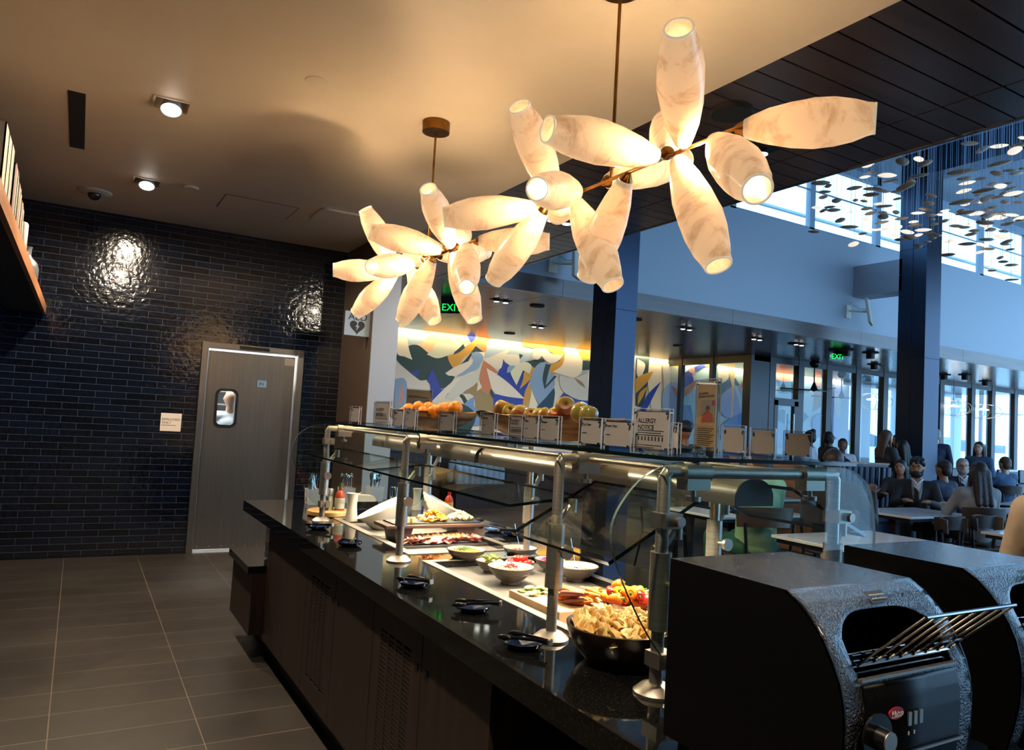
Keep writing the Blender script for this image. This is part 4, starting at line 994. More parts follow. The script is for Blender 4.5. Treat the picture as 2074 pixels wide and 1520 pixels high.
    lo = MB(); lo.prism([(fr + .072 + .020 * math.cos(a * math.pi / 12), yk - .0005, .206 + .010 * math.sin(a * math.pi / 12)) for a in range(24)], (0, -.002, 0)); lo.build('maker_badge', 'hred', t, smooth=False)
    tx = text('Hatco', .013, Vector((x0 + fr + .057, yb + yk - .0035, ZT + .2015)), (1, 0, 0), (0, 0, 1), 'ceramic', t, 'badge_lettering', shear=.3)
    MB().box(fr + .058, yk - .0032, .1995, fr + .086, yk - .0026, .2007).build('badge_underline', 'ceramic', t, smooth=False)
    for k in range(3):
        MB().box(fr + .106 + k * .016, yk - .003, .180, fr + .115 + k * .016, yk, .202).build('switch', 'steelH', t, smooth=False)
        if k < 2: MB().box(fr + .109 + k * .016, yk - .001, .164, fr + .112 + k * .016, yk, .170).build('switch_mark', 'ceramic', t, smooth=False)
    MB().box(fr, yk - .003, .134, W - fr, yk, .138).build('trim_line', 'steelH', t, smooth=False)
    for (xx, yy) in ((.03, -.03), (W - .03, -.03), (.03, -.35), (W - .03, -.35)): MB().cyl((xx, yy, .0), (xx, yy, .032), .014, .012).build('foot', 'blackpl', t)
toaster(1.085, 1.17, 'black conveyor toaster with raised wire bread rack, the nearer one', True, True)
toaster(1.70, 1.205, 'black conveyor toaster farther right, partly out of frame', True, False)
# ------------------------------------------------------------------ ACRYLIC MENU HOLDERS on the top shelf
GT = 1.4855
def holder(x0, y0, x1, y1, h, lab, style='menu', grp='acrylic menu holders', title=None):
    """stands from (x0,y0) to (x1,y1) ; printed face on the left of that direction"""
    a = Vector((x0, y0, 0)); c_ = Vector((x1, y1, 0)); d = (c_ - a); w_ = d.length; d.normalize()
    rz = math.atan2(d.y, d.x)
    t = thing('sign_holder', lab, 'menu sign', (x0, y0, GT), rz, grp)
    b = MB(); b.box(0, 0, 0, w_, .003, h); b.box(0, .012, 0, w_, .015, h); b.mi = 1
    for xx in (-.0012, w_): b.box(xx, 0, 0, xx + .0012, .003, h).box(xx, .012, 0, xx + .0012, .015, h)
    b.box(0, 0, h, w_, .003, h + .001).box(0, .012, h, w_, .015, h + .001)
    b.mi = 0; b.box(0, -.018, 0, w_, .032, .003); b.build('acrylic_block', ['acrylic', 'acredge'], t, smooth=False)
    m = 'paperback' if style in ('back', 'poster') else 'paper'
    if style == 'poster': m = 'poster'
    MB().box(.004, .0045, .012 if style != 'poster' else .02, w_ - .004, .0075, h - .006).build('menu_card', m, t, smooth=False)
    for xx in (.008, w_ - .008):
        for zz in (.014, h - .012): MB().cyl((xx, -.003, zz), (xx, .018, zz), .0032, n=8).build('fastener', 'chrome', t)
    X_ = Vector((d.x, d.y, 0)); N_ = Vector((d.y, -d.x, 0)); org = Vector((x0, y0, GT))
    def tx(s_, size, u, v, m='ink'): text(s_, size, org + X_ * u + N_ * -.0042 + Vector((0, 0, v)), X_, (0, 0, 1), m, t)
    def line(u0, u1, v, th=.0012):
        MB().box(u0, .0040, v, u1, .0044, v + th).build('text_line', 'ink', t, smooth=False)
    if style == 'allergy':
        s_ = w_ / .12
        tx('ALLERGY\nNOTICE', .015 * s_, .012 * s_, h - .032 * s_)
        for k in range(3): line(.012 * s_, (.1 - .008 * (k % 2)) * s_, h * .50 - k * .006, .0016)
        for k in range(8): MB().box((.014 + k * .0115) * s_, .0040, h * .28, (.018 + k * .0115) * s_, .0044, h * .28 + .011).build('allergen_symbol', 'ink', t, smooth=False)
        line(.012 * s_, .095 * s_, h * .17, .0014); line(.012 * s_, .07 * s_, h * .12, .0014)
    elif style == 'menu':
        tx(title or 'Crispy Chips', .0085, .010, h - .022); line(.010, .028, h * .48, .0018)
    elif style == 'poster':
        s_ = w_ / .15
        tx('DINE CURATED BY', .008 * s_, .014 * s_, h * .80); tx('DEBORAH VANTRECE', .0115 * s_, .014 * s_, h * .755)
        u0, u1, v0, v1 = .035 * s_, .135 * s_, h * .42, h * .72
        ph = MB().box(u0, .0036, v0, u1, .0042, v1).build('photo', 'photogrey', t, smooth=False)
        um = (u0 + u1) / 2; W_ = u1 - u0; H_ = v1 - v0
        P2 = lambda pts: [(um + p[0] * W_, .0034, v0 + p[1] * H_) for p in pts]
        MB().prism(P2([(-.42, 0), (-.4, .3), (-.2, .45), (0, .5), (.2, .45), (.4, .3), (.42, 0)]), (0, .0002, 0)).build('photo_red_top', 'photored', ph, smooth=False)
        MB().prism([(um + W_ * .15 * math.cos(k * math.pi / 10), .0032, v0 + H_ * .62 + H_ * .15 * math.sin(k * math.pi / 10)) for k in range(20)], (0, .0002, 0)).build('photo_face', 'photoskin', ph, smooth=False)
        MB().box(um - W_ * .12, .0029, v0 + H_ * .63, um + W_ * .12, .0031, v0 + H_ * .67).build('photo_glasses', 'ink', ph, smooth=False)
        MB().box(u1 - W_ * .2, .0034, v0 + H_ * .75, u1 - W_ * .03, .0036, v1 - H_ * .03).build('photo_red_box', 'photored', ph, smooth=False)
        for k in range(9): line(.014 * s_, (.13 - .012 * (k % 3)) * s_, h * .33 - k * h * .028, .0022)
    return t
M['photogrey'] = mat('photo_grey', (168, 160, 152), .4); M['photored'] = mat('photo_red', (176, 44, 40), .4); M['photoskin'] = mat('photo_skin', (130, 82, 62), .4)
def hpx(x0, x1, yt, yb_, X, lab, style='menu', title=None, w=None, h=None, tilt=0, grp='acrylic menu holders'):
    # near end is at pixel column x1, far end at x0 ; the row of signs stands along the shelf
    n_ = AX(x1, yb_, X).y; f_ = AX(x0, yb_, X).y
    top = AX(x1, yt, X).z; bot = AX(x1, yb_, X).z
    hh = h or (top - bot)
    return holder(X - tilt * .5, f_, X + tilt * .5, n_, hh, lab, style, grp, title)
FRONT = [(709, 723, 826, 862, 'menu', 'small narrow menu sign at the far end of the glass shelf'), (757, 784, 811, 864, 'allergy', 'allergy notice sign standing left of the orange bowl'),
 (797, 812, 832, 872, 'menu', 'menu sign overlapping the left end of the orange bowl, the farther of two'), (820, 836, 832, 876, 'menu', 'menu sign overlapping the left end of orange bowl, the nearer of two'),
 (889, 914, 838, 884, 'menu', 'menu sign in front of the right end of orange bowl'), (973, 996, 842, 893, 'menu', 'menu sign between the orange bowl and the apple bowl'),
 (1031, 1056, 848, 900, 'allergy', 'small allergy notice before the apple bowl'), (1058, 1084, 848, 903, 'menu', 'menu sign just right of the small allergy notice before the apples'),
 (1092, 1125, 849, 906, 'menu', 'third sign in the row before the apple bowl'), (1174, 1212, 852, 914, 'menu', 'grey menu sign right of the apples, the left one of a pair'),
 (1221, 1272, 855, 920, 'menu', 'grey menu sign right of the apples, the right one of a pair')]
tt = ['Cereal', '', 'Salami', 'Turkey', 'Cheese Board', 'Hummus', '', 'Salad', 'Peppers', 'Cru Dites', 'Kettle Chips']
for k, (a_, c_, yt, yb_, st, lab) in enumerate(FRONT): hpx(a_, c_, yt, yb_, 1.285, lab, st, tt[k], tilt=.012)
hpx(1280, 1352, 832, 925, 1.32, 'large ALLERGY NOTICE sign in a thick acrylic block', 'allergy', tilt=.0)
hpx(1357, 1370, 862, 925, 1.42, 'thin orange edged sign seen end-on behind the large allergy notice', 'back', h=.085)
for k, (a_, c_, yt, yb_) in enumerate(((1459, 1506, 868, 940), (1517, 1568, 870, 942), (1585, 1642, 876, 944))):
    p = AY(a_, yb_, 1.56 - k * .06); q = AY(c_, yb_, 1.50 - k * .06)
    holder(p.x, p.y, q.x, q.y, .088 - .003 * k, ('blank cream sign back beside the tall poster', 'middle one of three blank cream sign backs', 'blank cream sign back at the near right corner of the shelf')[k], 'back')
p = AY(1404, 925, 1.72); q = AY(1446, 925, 1.58)
holder(p.x, p.y, q.x, q.y, .225, 'tall acrylic poster stand with portrait of a person in red', 'poster')
p = AY(819, 860, 4.45); q = AY(872, 866, 4.42)
holder(p.x, p.y, q.x, q.y, .235, 'tan poster with a portrait in red, behind the oranges', 'poster')

# ------------------------------------------------------------------ wooden bowls with fruit
def rootbowl(c, L_, Wd, H, rz, lab):
    b = MB(); n = 48; prof = [(.30, 0), (.52, .06), (.80, .42), (.95, .78), (1.0, 1.0), (.94, 1.0), (.86, .72), (.66, .36), (.4, .14), (.001, .10)]
    vs = []
    for (r, z) in prof:
        for j in range(n):
            a = 2 * math.pi * j / n
            w1_ = 1 + .05 * math.sin(3 * a + 1) + .04 * math.sin(5 * a); lift = (.10 * abs(math.cos(a)) ** 6 + .05 * math.sin(4 * a)) * z
            vs.append((r * L_ / 2 * math.cos(a) * w1_, r * Wd / 2 * math.sin(a) * w1_, (z + lift) * H))
    fs = [(i * n + j, i * n + (j + 1) % n, (i + 1) * n + (j + 1) % n, (i + 1) * n + j) for i in range(len(prof) - 1) for j in range(n)]
    fs.append(tuple(range(n - 1, -1, -1)))
    o = b._a(vs, fs).build('fruit_bowl', 'teak', angle=60); o.location = (c[0], c[1], GT); o.rotation_euler = (0, 0, rz)
    tag(o, lab, 'bowl'); return o
M['teak'] = mat('carved_root_wood', (88, 54, 30), .35, 0, .5, c2=(200, 150, 100), nscale=3.2, stretch=(1.5, 1.5, 9), cr=(.40, .60), detail=6)
M['apple'] = mat('apple_skin', (206, 176, 84), .22, 0, .6, c2=(196, 86, 66), nscale=7, stretch=(1, 1, .4), cr=(.42, .6), coat=.4)
M['apple2'] = mat('apple_skin_green', (196, 186, 92), .22, 0, .6, c2=(206, 130, 74), nscale=6, stretch=(1, 1, .4), cr=(.45, .7), coat=.4)
M['stemw'] = mat('fruit_stem', (70, 52, 34), .7)
oc = AX(868, 866, 1.60); oc = (1.60, oc.y)
rootbowl(oc, .50, .24, .092, R_(-28), 'carved root wood bowl holding oranges on the glass shelf')
oranges = [(848, 824, .035), (868, 826, .037), (828, 828, .036), (858, 833, .034), (880, 832, .036), (897, 829, .038), (922, 826, .037), (905, 826, .034), (841, 834, .032), (818, 833, .03)]
of = None
for k, (px, py, r) in enumerate(oranges):
    Xo = 1.60 + (.03 if k in (1, 7) else -.02)
    P_ = AX(px, py + 2, Xo)
    t = thing('orange', 'x', 'orange', P_, 0, 'oranges in the bowl')
    t['label'] = ('ripe orange peeking above the bowl rim left of the top orange', 'topmost round orange near the middle left of the bowl', 'leftmost bright orange above the bowl rim', 'small orange low between the left oranges', 'orange in the middle of the row in the wooden bowl', 'big orange right of the middle of the row', 'rightmost deep orange fruit near the bowl end', 'orange half hidden behind the two right ones', 'orange showing only its top by the first menu signs', 'orange mostly sunk at the left bowl end')[k]
    b = MB().lathe([(.001, r * .96), (r * .25, r * .965), (r * .6, r * .8), (r * .88, r * .48), (r, 0), (r * .88, -r * .48), (r * .6, -r * .8), (r * .2, -r * .96), (.001, -r * .93)], (0, 0, 0), 28)
    b.build('peel', 'orangef', t); MB().lathe([(.001, 0), (.004, 0), (.003, .003), (.001, .003)], (0, 0, r * .955), 8).build('stem_button', 'stemw', t)
    t.rotation_euler = (random.uniform(-.9, .9), random.uniform(-.9, .9), 0)
ac = AX(1115, 895, 1.58); ac = (1.57, ac.y)
rootbowl(ac, .58, .30, .088, R_(-30), 'large carved root wood bowl heaped with apples')
apples = [(1017, 826, .037, 20, 0), (1034, 834, .036, -60, 1), (1053, 838, .039, 35, 0), (1076, 842, .033, -50, 0), (1091, 840, .030, 60, 1), (1105, 841, .033, 30, 0), (1124, 842, .034, -40, 0), (1146, 824, .040, -62, 0), (1176, 834, .038, 40, 1), (1192, 838, .034, 20, 1)]
AP = [(.001, .72), (.12, .80), (.32, .93), (.62, .92), (.90, .62), (1.0, .18), (.97, -.2), (.82, -.62), (.55, -.88), (.3, -.95), (.15, -.88), (.001, -.84)]
alab = ['apple at the left end of the heap', 'yellow green apple second from left in the apple bowl', 'large blushed apple left of centre by the bowl rim', 'red tinged apple in the middle dip of the apple heap', 'small yellow apple behind the middle of the heap', 'glossy blushed apple right of the middle dip', 'apple tucked beneath the tall tipped apple', 'biggest apple on top, its stem hollow facing the camera', 'green yellow apple right of the topmost apple', 'rightmost apple half hidden behind the green yellow one']
for k, (px, py, r, tl, gm) in enumerate(apples):
    P_ = AX(px, py + 3, 1.56)
    t = thing('apple', alab[k], 'apple', P_, 0, 'apples in the bowl')
    MB().lathe([(a_ * r, z_ * r) for a_, z_ in AP], (0, 0, 0), 28).build('fruit', ('apple', 'apple2')[gm], t)
    MB().tube([(0, 0, r * .7), (r * .05, 0, r * .9), (r * .16, 0, r * 1.1)], r * .035, 6).build('stem', 'stemw', t)
    t.rotation_euler = (R_(abs(tl)), 0, R_(-40 if tl < 0 else 30))
fillb = lambda c, n_, mats, lab: None

# ------------------------------------------------------------------ food in the wells
ZW = .8725
random.seed(11)
def bowl(px, py, r, h, zbase, lab, inm='bowlin', outm='bowlout', fill=None, fr=.82, X=None):
    P_ = AZ(px, py, zbase)
    t = thing('serving_bowl', lab, 'bowl', (P_.x, P_.y, zbase))
    MB().lathe([(r * .38, 0), (r * .42, .004), (r * .40, .014), (r * .62, h * .35), (r * .90, h * .78), (r, h)], (0, 0, 0), 40, caps=False).build('body', outm, t)
    MB().lathe([(r, h), (r * .985, h + .002), (r * .965, h), (r * .86, h * .76), (r * .58, h * .36), (r * .3, h * .2), (.001, h * .18)], (0, 0, 0), 40, caps=False).build('glazed_inside', inm, t)
    MB().lathe([(r * 1.001, h - .002), (r * 1.008, h), (r * .985, h + .003), (r * .97, h)], (0, 0, 0), 40, closed=True).build('rim', 'stemw', t)
    return t, Vector((P_.x, P_.y, zbase + h * fr)), r * (.45 + .5 * fr)
def crumble(name, c, R, hgt, n, size, mats, lab, cat, dome=.5):
    """a heap nobody could count, as one object"""
    b = MB()
    b.mi = 0; b.lathe([(R * 1.0, -.012), (R * .98, 0), (R * .7, hgt * .55), (R * .3, hgt * .9), (.001, hgt)], c, 24, wob=.06)
    for i in range(n):
        a = random.uniform(0, 6.28); rr = R * .96 * math.sqrt(random.random()); z = c[2] + hgt * (1 - (rr / R) ** 2) + random.uniform(-.1, .5) * size
        b.mi = random.randrange(len(mats)); s_ = size * random.uniform(.6, 1.3)
        Q = Matrix.Rotation(random.uniform(0, 6), 3, 'X') @ Matrix.Rotation(random.uniform(0, 6), 3, 'Z')
        b.ell((c[0] + rr * math.cos(a), c[1] + rr * math.sin(a), z), (s_, s_ * .6, s_ * .45), 5, 7, Q)
    o = b.build(name, mats); o['kind'] = 'stuff'; return tag(o, lab, cat)
F = {'grain': (214, 160, 84), 'grain2': (196, 132, 58), 'herb': (70, 110, 40), 'herb2': (116, 140, 60), 'tomato': (214, 30, 20), 'pickle': (126, 138, 60), 'hummus': (222, 186, 128), 'olive': (110, 36, 42),
     'onion': (196, 60, 120), 'onion2': (226, 150, 190), 'white': (226, 220, 200), 'feta': (236, 228, 206), 'carrot': (240, 128, 40), 'carrotY': (236, 176, 70), 'carrotP': (150, 84, 84), 'pepperO': (238, 110, 16), 'pepperR': (206, 40, 24),
     'pepperY': (240, 186, 20), 'celery': (184, 206, 110), 'cuc': (60, 100, 40), 'cucin': (206, 218, 150), 'cheeseO': (240, 150, 40), 'cheeseY': (240, 214, 140), 'cheeseW': (226, 208, 150), 'salami': (190, 84, 78), 'salamiL': (222, 150, 130), 'turkey': (216, 160, 112), 'turkeyB': (170, 104, 62),
     'mango': (244, 164, 40), 'berry': (70, 50, 80), 'chip': (226, 172, 88), 'chip2': (206, 146, 62), 'bread': (196, 136, 72), 'radish': (206, 60, 90), 'hot': (200, 60, 24), 'pepperc': (34, 28, 26), 'greens': (90, 120, 60)}
for k_, c_ in F.items(): M[k_] = mat('food_' + k_, c_, .38 if k_ not in ('hummus', 'bread', 'chip', 'chip2') else .6, 0, .5, sss=0)
M['celery'] = mat('food_celery', (176, 202, 104), .35, c2=(212, 224, 150), nscale=30, stretch=(1, 1, 1))
def spoon(p, d, lab, L_=.16, m='chrome'):
    t = tag(MB().tube([Vector(p), Vector(p) + Vector(d) * L_ * .5, Vector(p) + Vector(d) * L_], [(.005, .0012), (.003, .0015), (.007, .0015)], 8).ell(p, (.014, .02, .005)).build('serving_spoon', m), lab, 'spoon')
    return t
t, c_, R_b = bowl(943, 1143, .092, .068, ZW, 'grey stoneware bowl of grains topped with chopped herbs')
crumble('grain_salad', c_, R_b * .95, .014, 260, .005, ['grain', 'grain2', 'carrotY'], 'golden grain salad in the leftmost grey bowl', 'salad')
crumble('chopped_herbs', c_ + Vector((-.01, .0, .012)), R_b * .42, .010, 120, .005, ['herb', 'herb2', 'herb'], 'chopped green herbs heaped on the grain salad', 'herbs')
t, c_, R_b = bowl(990, 1160, .062, .052, ZW, 'small grey bowl of pickle slices behind the hummus bowl')
for k in range(12):
    a = random.uniform(0, 6.28); rr = R_b * .75 * math.sqrt(random.random())
    o = MB().lathe([(.001, 0), (.015, 0), (.0155, .002), (.015, .004), (.001, .004)], (0, 0, 0), 14).build('pickle_slice', 'pickle'); o.location = c_ + Vector((rr * math.cos(a), rr * math.sin(a), .006 + .0018 * k)); o.rotation_euler = (random.uniform(-.8, .8), random.uniform(-.8, .8), 0)
    tag(o, 'olive green pickle slice in the small grey bowl', 'pickle slice', 'pickle slices')
t, c_, R_b = bowl(1033, 1183, .098, .072, ZW, 'grey stoneware bowl of hummus, closest bowl to the wooden boards')
crumble('hummus', c_, R_b * .95, .010, 120, .004, ['hummus', 'grain'], 'tan hummus in the grey stoneware bowl', 'hummus')
crumble('olive_garnish', c_ + Vector((0, 0, .010)), R_b * .32, .012, 60, .005, ['olive', 'olive', 'salamiL'], 'dark red chopped garnish on the hummus', 'garnish')
spoon(c_ + Vector((.01, 0, .014)), Vector((-.35, .1, .5)).normalized(), 'silver serving spoon standing in the hummus', .07)
t, c_, R_b = bowl(1052, 1160, .066, .048, ZW, 'cream rimmed bowl of cherry tomatoes')
for k in range(20):
    lay = k // 11; a = k * 2.4; rr = R_b * (.80 if lay == 0 else .42) * (1 if k % 3 else .6)
    P_ = c_ + Vector((rr * math.cos(a), rr * math.sin(a), .006 + .014 * lay))
    tt_ = thing('cherry_tomato', 'glossy red cherry tomato in the heaped bowl', 'tomato', P_, random.uniform(0, 6), 'cherry tomatoes')
    MB().lathe([(.001, .0128), (.004, .0134), (.010, .009), (.0128, 0), (.010, -.009), (.004, -.0125), (.001, -.013)], (0, 0, 0), 16).build('fruit', 'tomato', tt_)
    MB().ell((0, 0, .0132), (.002, .002, .0006), 4, 6).build('stem_scar', 'herb', tt_)
t, c_, R_b = bowl(1052, 1134, .086, .058, ZW, 'wide cream bowl of diced tomato with a spoon, behind the cherry tomatoes')
crumble('diced_tomato', c_ - Vector((0, 0, .008)), R_b * .7, .008, 120, .0045, ['tomato', 'salami'], 'finely diced red tomato in the wide cream bowl', 'diced tomato')
spoon(c_ + Vector((0, 0, 0)), Vector((-.12, .05, .5)).normalized(), 'silver spoon handle rising from the diced tomato', .13)
t, c_, R_b = bowl(1113, 1158, .072, .056, ZW, 'grey bowl of pickled pink onion behind the third post')
crumble('pickled_onion', c_, R_b * .95, .012, 120, .007, ['onion', 'onion2', 'onion'], 'bright pink pickled onion slivers', 'onion')
t, c_, R_b = bowl(1165, 1177, .10, .066, ZW, 'wide cream bowl of white crumbled cheese right of the third post')
crumble('crumbled_feta', c_ - Vector((0, 0, .006)), R_b * .8, .008, 150, .0055, ['feta', 'white', 'feta', 'herb'], 'white crumbled cheese with green specks', 'cheese')
spoon(c_, Vector((-.1, .05, .5)).normalized(), 'silver spoon handle rising from the white crumbled cheese', .13)

# white slanted bowls
def slant(px, py, rz, lab, food, lab2):
    P_ = AZ(px, py, ZW)
    t = thing('slanted_bowl', lab, 'bowl', (P_.x, P_.y, ZW), rz)
    n = 40; vs = []; prof = [(.045, 0), (.06, .006), (.09, .03), (.118, .06), (.13, .085), (.126, .087), (.112, .062), (.085, .034), (.05, .014), (.001, .010)]
    for (r, z) in prof:
        for j in range(n):
            a = 2 * math.pi * j / n; k = z / .087
            vs.append((r * math.cos(a) * (1 + .10 * k), r * .9 * math.sin(a), z * (1 + .55 * math.cos(a) * k) ))
    fs = [(i * n + j, i * n + (j + 1) % n, (i + 1) * n + (j + 1) % n, (i + 1) * n + j) for i in range(len(prof) - 1) for j in range(n)] + [tuple(range(n - 1, -1, -1))]
    MB()._a(vs, fs).build('body', 'ceramic', t, angle=60)
    t.scale = (1, 1, 1.5)
    c_ = Vector((P_.x, P_.y, ZW)) + Matrix.Rotation(rz, 3, 'Z') @ Vector((-.03, 0, .055))
    food(c_)
    return t
def fruitmix(c):
    crumble('mixed_berries', c, .062, .012, 60, .009, ['berry', 'berry', 'pepperc'], 'dark berries in the left white slanted bowl', 'berries')
    for k in range(7):
        a = random.uniform(0, 6.28); rr = .045 * math.sqrt(random.random())
        o = MB().ell((0, 0, 0), (.024, .010, .007), 8, 10).build('mango_slice', 'mango'); o.location = c + Vector((rr * math.cos(a), rr * math.sin(a), .018)); o.rotation_euler = (random.uniform(-.6, .6), random.uniform(-.6, .6), random.uniform(0, 3))
        tag(o, 'orange mango slice among the dark berries', 'mango slice', 'mango slices')
def greenmix(c): crumble('green_salad', c, .075, .018, 150, .012, ['greens', 'herb', 'mango', 'berry', 'salamiL', 'herb2'], 'mixed green salad in the right white slanted bowl', 'salad')
slant(770, 1072, R_(-12), 'white slanted oval bowl of berries and mango, behind the second post on its left', fruitmix, '')
slant(898, 1062, R_(160), 'white slanted oval bowl of green salad behind the cheese riser', greenmix, '')
# pitchers
PIT = [(.001, 0), (.030, 0), (.031, .004), (.024, .06), (.023, .085), (.026, .12), (.030, .135), (.027, .135), (.022, .12), (.019, .085), (.001, .06)]
def pitcher(px, py, lab, sc_=1.0):
    P_ = AZ(px, py, ZT); b = MB().lathe([(r * sc_, z * sc_) for r, z in PIT], (0, 0, 0), 28); b.prism([(.022 * sc_, -.008, .128 * sc_), (.040 * sc_, 0, .140 * sc_), (.022 * sc_, .008, .128 * sc_)], (0, 0, .004))
    o = b.build('milk_pitcher', 'ceramic'); o.location = (P_.x, P_.y, ZT + .001); o.rotation_euler = (0, 0, R_(-30)); tag(o, lab, 'pitcher')
pitcher(711, 1056, 'tall white ceramic pitcher beside the round wooden board', 1.22)
pitcher(843, 1034, 'white ceramic pitcher behind the second post', 1.1)
# round board with condiments
P_ = AZ(665, 1044, ZT); bx_, by_ = P_.x, P_.y
tag(MB().lathe([(.001, 0), (.120, 0), (.128, .006), (.128, .028), (.122, .034), (.001, .034)], (bx_, by_, ZT + .001), 48).build('round_board', 'bamboo'), 'thick round wooden board under the condiments', 'board')
ZR = ZT + .0355
def grinder(dx, dy, m, lab):
    t = thing('spice_jar', lab, 'spice jar', (bx_ + dx, by_ + dy, ZR))
    MB().lathe([(.001, 0), (.026, 0), (.027, .01), (.021, .075), (.019, .085), (.001, .085)], (0, 0, 0), 24).build('contents', m, t)
    MB().lathe([(.001, .085), (.022, .085), (.023, .125), (.020, .13), (.001, .13)], (0, 0, 0), 24).build('lid', 'steelH', t)
grinder(-.035, -.02, 'pepperc', 'glass grinder of black peppercorns on the round board')
grinder(.0, -.0, 'ceramic', 'jar of white salt on the round board behind the first post')
def bottle(x, y, z, lab, h=.15, red='hot', labelm='ceramic', capm='herb'):
    t = thing('sauce_bottle', lab, 'sauce bottle', (x, y, z))
    s_ = h / .15
    MB().lathe([(.001, 0), (.026 * s_, 0), (.028 * s_, .004), (.028 * s_, .075 * s_), (.022 * s_, .098 * s_), (.010 * s_, .112 * s_), (.010 * s_, .128 * s_), (.001, .128 * s_)], (0, 0, 0), 24).build('bottle', red, t)
    MB().lathe([(.0285 * s_, .010 * s_), (.0288 * s_, .012 * s_), (.0288 * s_, .068 * s_), (.0285 * s_, .070 * s_)], (0, 0, 0), 24, caps=False).build('label', labelm, t)
    MB().lathe([(.001, .127 * s_), (.011 * s_, .127 * s_), (.011 * s_, .150 * s_), (.001, .150 * s_)], (0, 0, 0), 16).build('cap', capm, t)
    return t
M['redlabel'] = mat('red_print', (190, 60, 60), .5)
t = bottle(bx_ + .055, by_ - .035, ZR, 'hot sauce bottle with cream label and green neck on the round board', .165)
for k in range(2): text('SMALL BATCH'[:11] if k == 0 else 'HOT SAUCE', .0085, Vector((bx_ + .055 - .020, by_ - .035 - .0325, ZR + .058 - k * .012)), (1, 0, 0), (0, 0, 1), 'redlabel', t)
bottle(AZ(908, 1040, ZT).x, AZ(908, 1040, ZT).y, ZT + .001, 'thin red sauce bottle with yellow cap behind the white pitcher', .16, 'hot', 'carrotY', 'tomato')
bottle(AZ(815, 1030, ZT).x, AZ(815, 1030, ZT).y, ZT + .001, 'brown sauce bottle with white cap left of second post', .14, 'turkeyB', 'ceramic', 'ceramic')
P_ = AZ(797, 1030, ZT); tag(MB().lathe([(.001, 0), (.032, 0), (.032, .14), (.030, .145), (.028, .14), (.028, .01), (.001, .01)], (P_.x, P_.y, ZT + .001), 28).build('steel_canister', 'chrome'), 'shiny steel canister left of the second post', 'canister')
# cutlery bins
def bin_(px, py, w_, d_, h_, lab): 
    P_ = AZ(px, py, ZT); x, y = P_.x, P_.y; t = thing('cutlery_bin', lab, 'bin', (x, y, ZT + .001)); k = .88
    def fr(s_, z, q=0): return [(-w_ / 2 * s_ + q, -d_ / 2 * s_ + q, z), (w_ / 2 * s_ - q, -d_ / 2 * s_ + q, z), (w_ / 2 * s_ - q, d_ / 2 * s_ - q, z), (-w_ / 2 * s_ + q, d_ / 2 * s_ - q, z)]
    vs = fr(k, 0) + fr(1, h_) + fr(1, h_, .004) + fr(k, .006, .004)
    fs = [(3, 2, 1, 0), (12, 13, 14, 15)] + [(a + i, a + (i + 1) % 4, a + 4 + (i + 1) % 4, a + 4 + i) for a in (0, 4, 8) for i in range(4)]
    MB()._a(vs, fs).build('body', 'plastwhite', t, smooth=False); return Vector((x, y, ZT + h_))
def cutlery(kind):
    b = MB()
    if kind == 'spoon': b.tube([(0, 0, -.10), (0, 0, -.02), (0, .002, .05)], [(.006, .001), (.003, .0015), (.004, .0015)], 8).ell((0, .002, .068), (.011, .003, .018), 8, 10)
    elif kind == 'fork':
        b.tube([(0, 0, -.10), (0, 0, -.02), (0, .002, .045)], [(.006, .001), (.003, .0015), (.010, .0015)], 8)
        for k in range(4): b.box(-.009 + k * .005, .001, .045, -.006 + k * .005, .003, .085)
    else: b.tube([(0, 0, -.10), (0, 0, .0), (0, 0, .09)], [(.005, .002), (.006, .002), (.003, .001)], 8)
    return b
random.seed(5)
for (px, py, w_, d_, kind, n_, lab) in ((632, 1022, .085, .12, 'knife', 16, 'leftmost white bin'), (700, 1018, .095, .12, 'spoon', 14, 'middle white bin'), (758, 1015, .10, .12, 'fork', 14, 'rightmost white bin')):
    c_ = bin_(px, py, w_, d_, .105, lab + ' for cutlery on the granite at the far end')
    first = None
    for k in range(n_):
        if first is None: first = o = cutlery(kind).build('table_' + kind, 'chrome')
        else: o = first.copy(); COL.objects.link(o)
        o.location = c_ + Vector((random.uniform(-.36, .36) * w_, random.uniform(-.3, .3) * d_, .012 + random.uniform(-.008, .01)))
        o.rotation_euler = (random.uniform(-.22, .22), random.uniform(-.25, .25), random.uniform(-1.2, 1.2))
        tag(o, 'silver %s upright in the %s' % (kind, lab), kind, kind + 's in the ' + lab)
P_ = AZ(735, 1030, ZT); t = thing('napkin_box', 'black napkin box with folded tan napkins before the cutlery bins', 'napkin box', (P_.x, P_.y, ZT + .001))
MB().box(-.085, -.06, 0, .085, .06, .05).build('tray', 'blackpl', t, smooth=False, bevel=.003)
MB().box(-.075, -.05, .05, .07, .05, .062).prism([(-.07, -.05, .062), (.075, -.05, .062), (.055, -.05, .085), (-.05, -.05, .095)], (0, .1, 0)).build('napkins', 'paperback', t, smooth=False)
# reflection side food (far left, another platter behind the far end panel)
P_ = AZ(640, 1000, ZT)
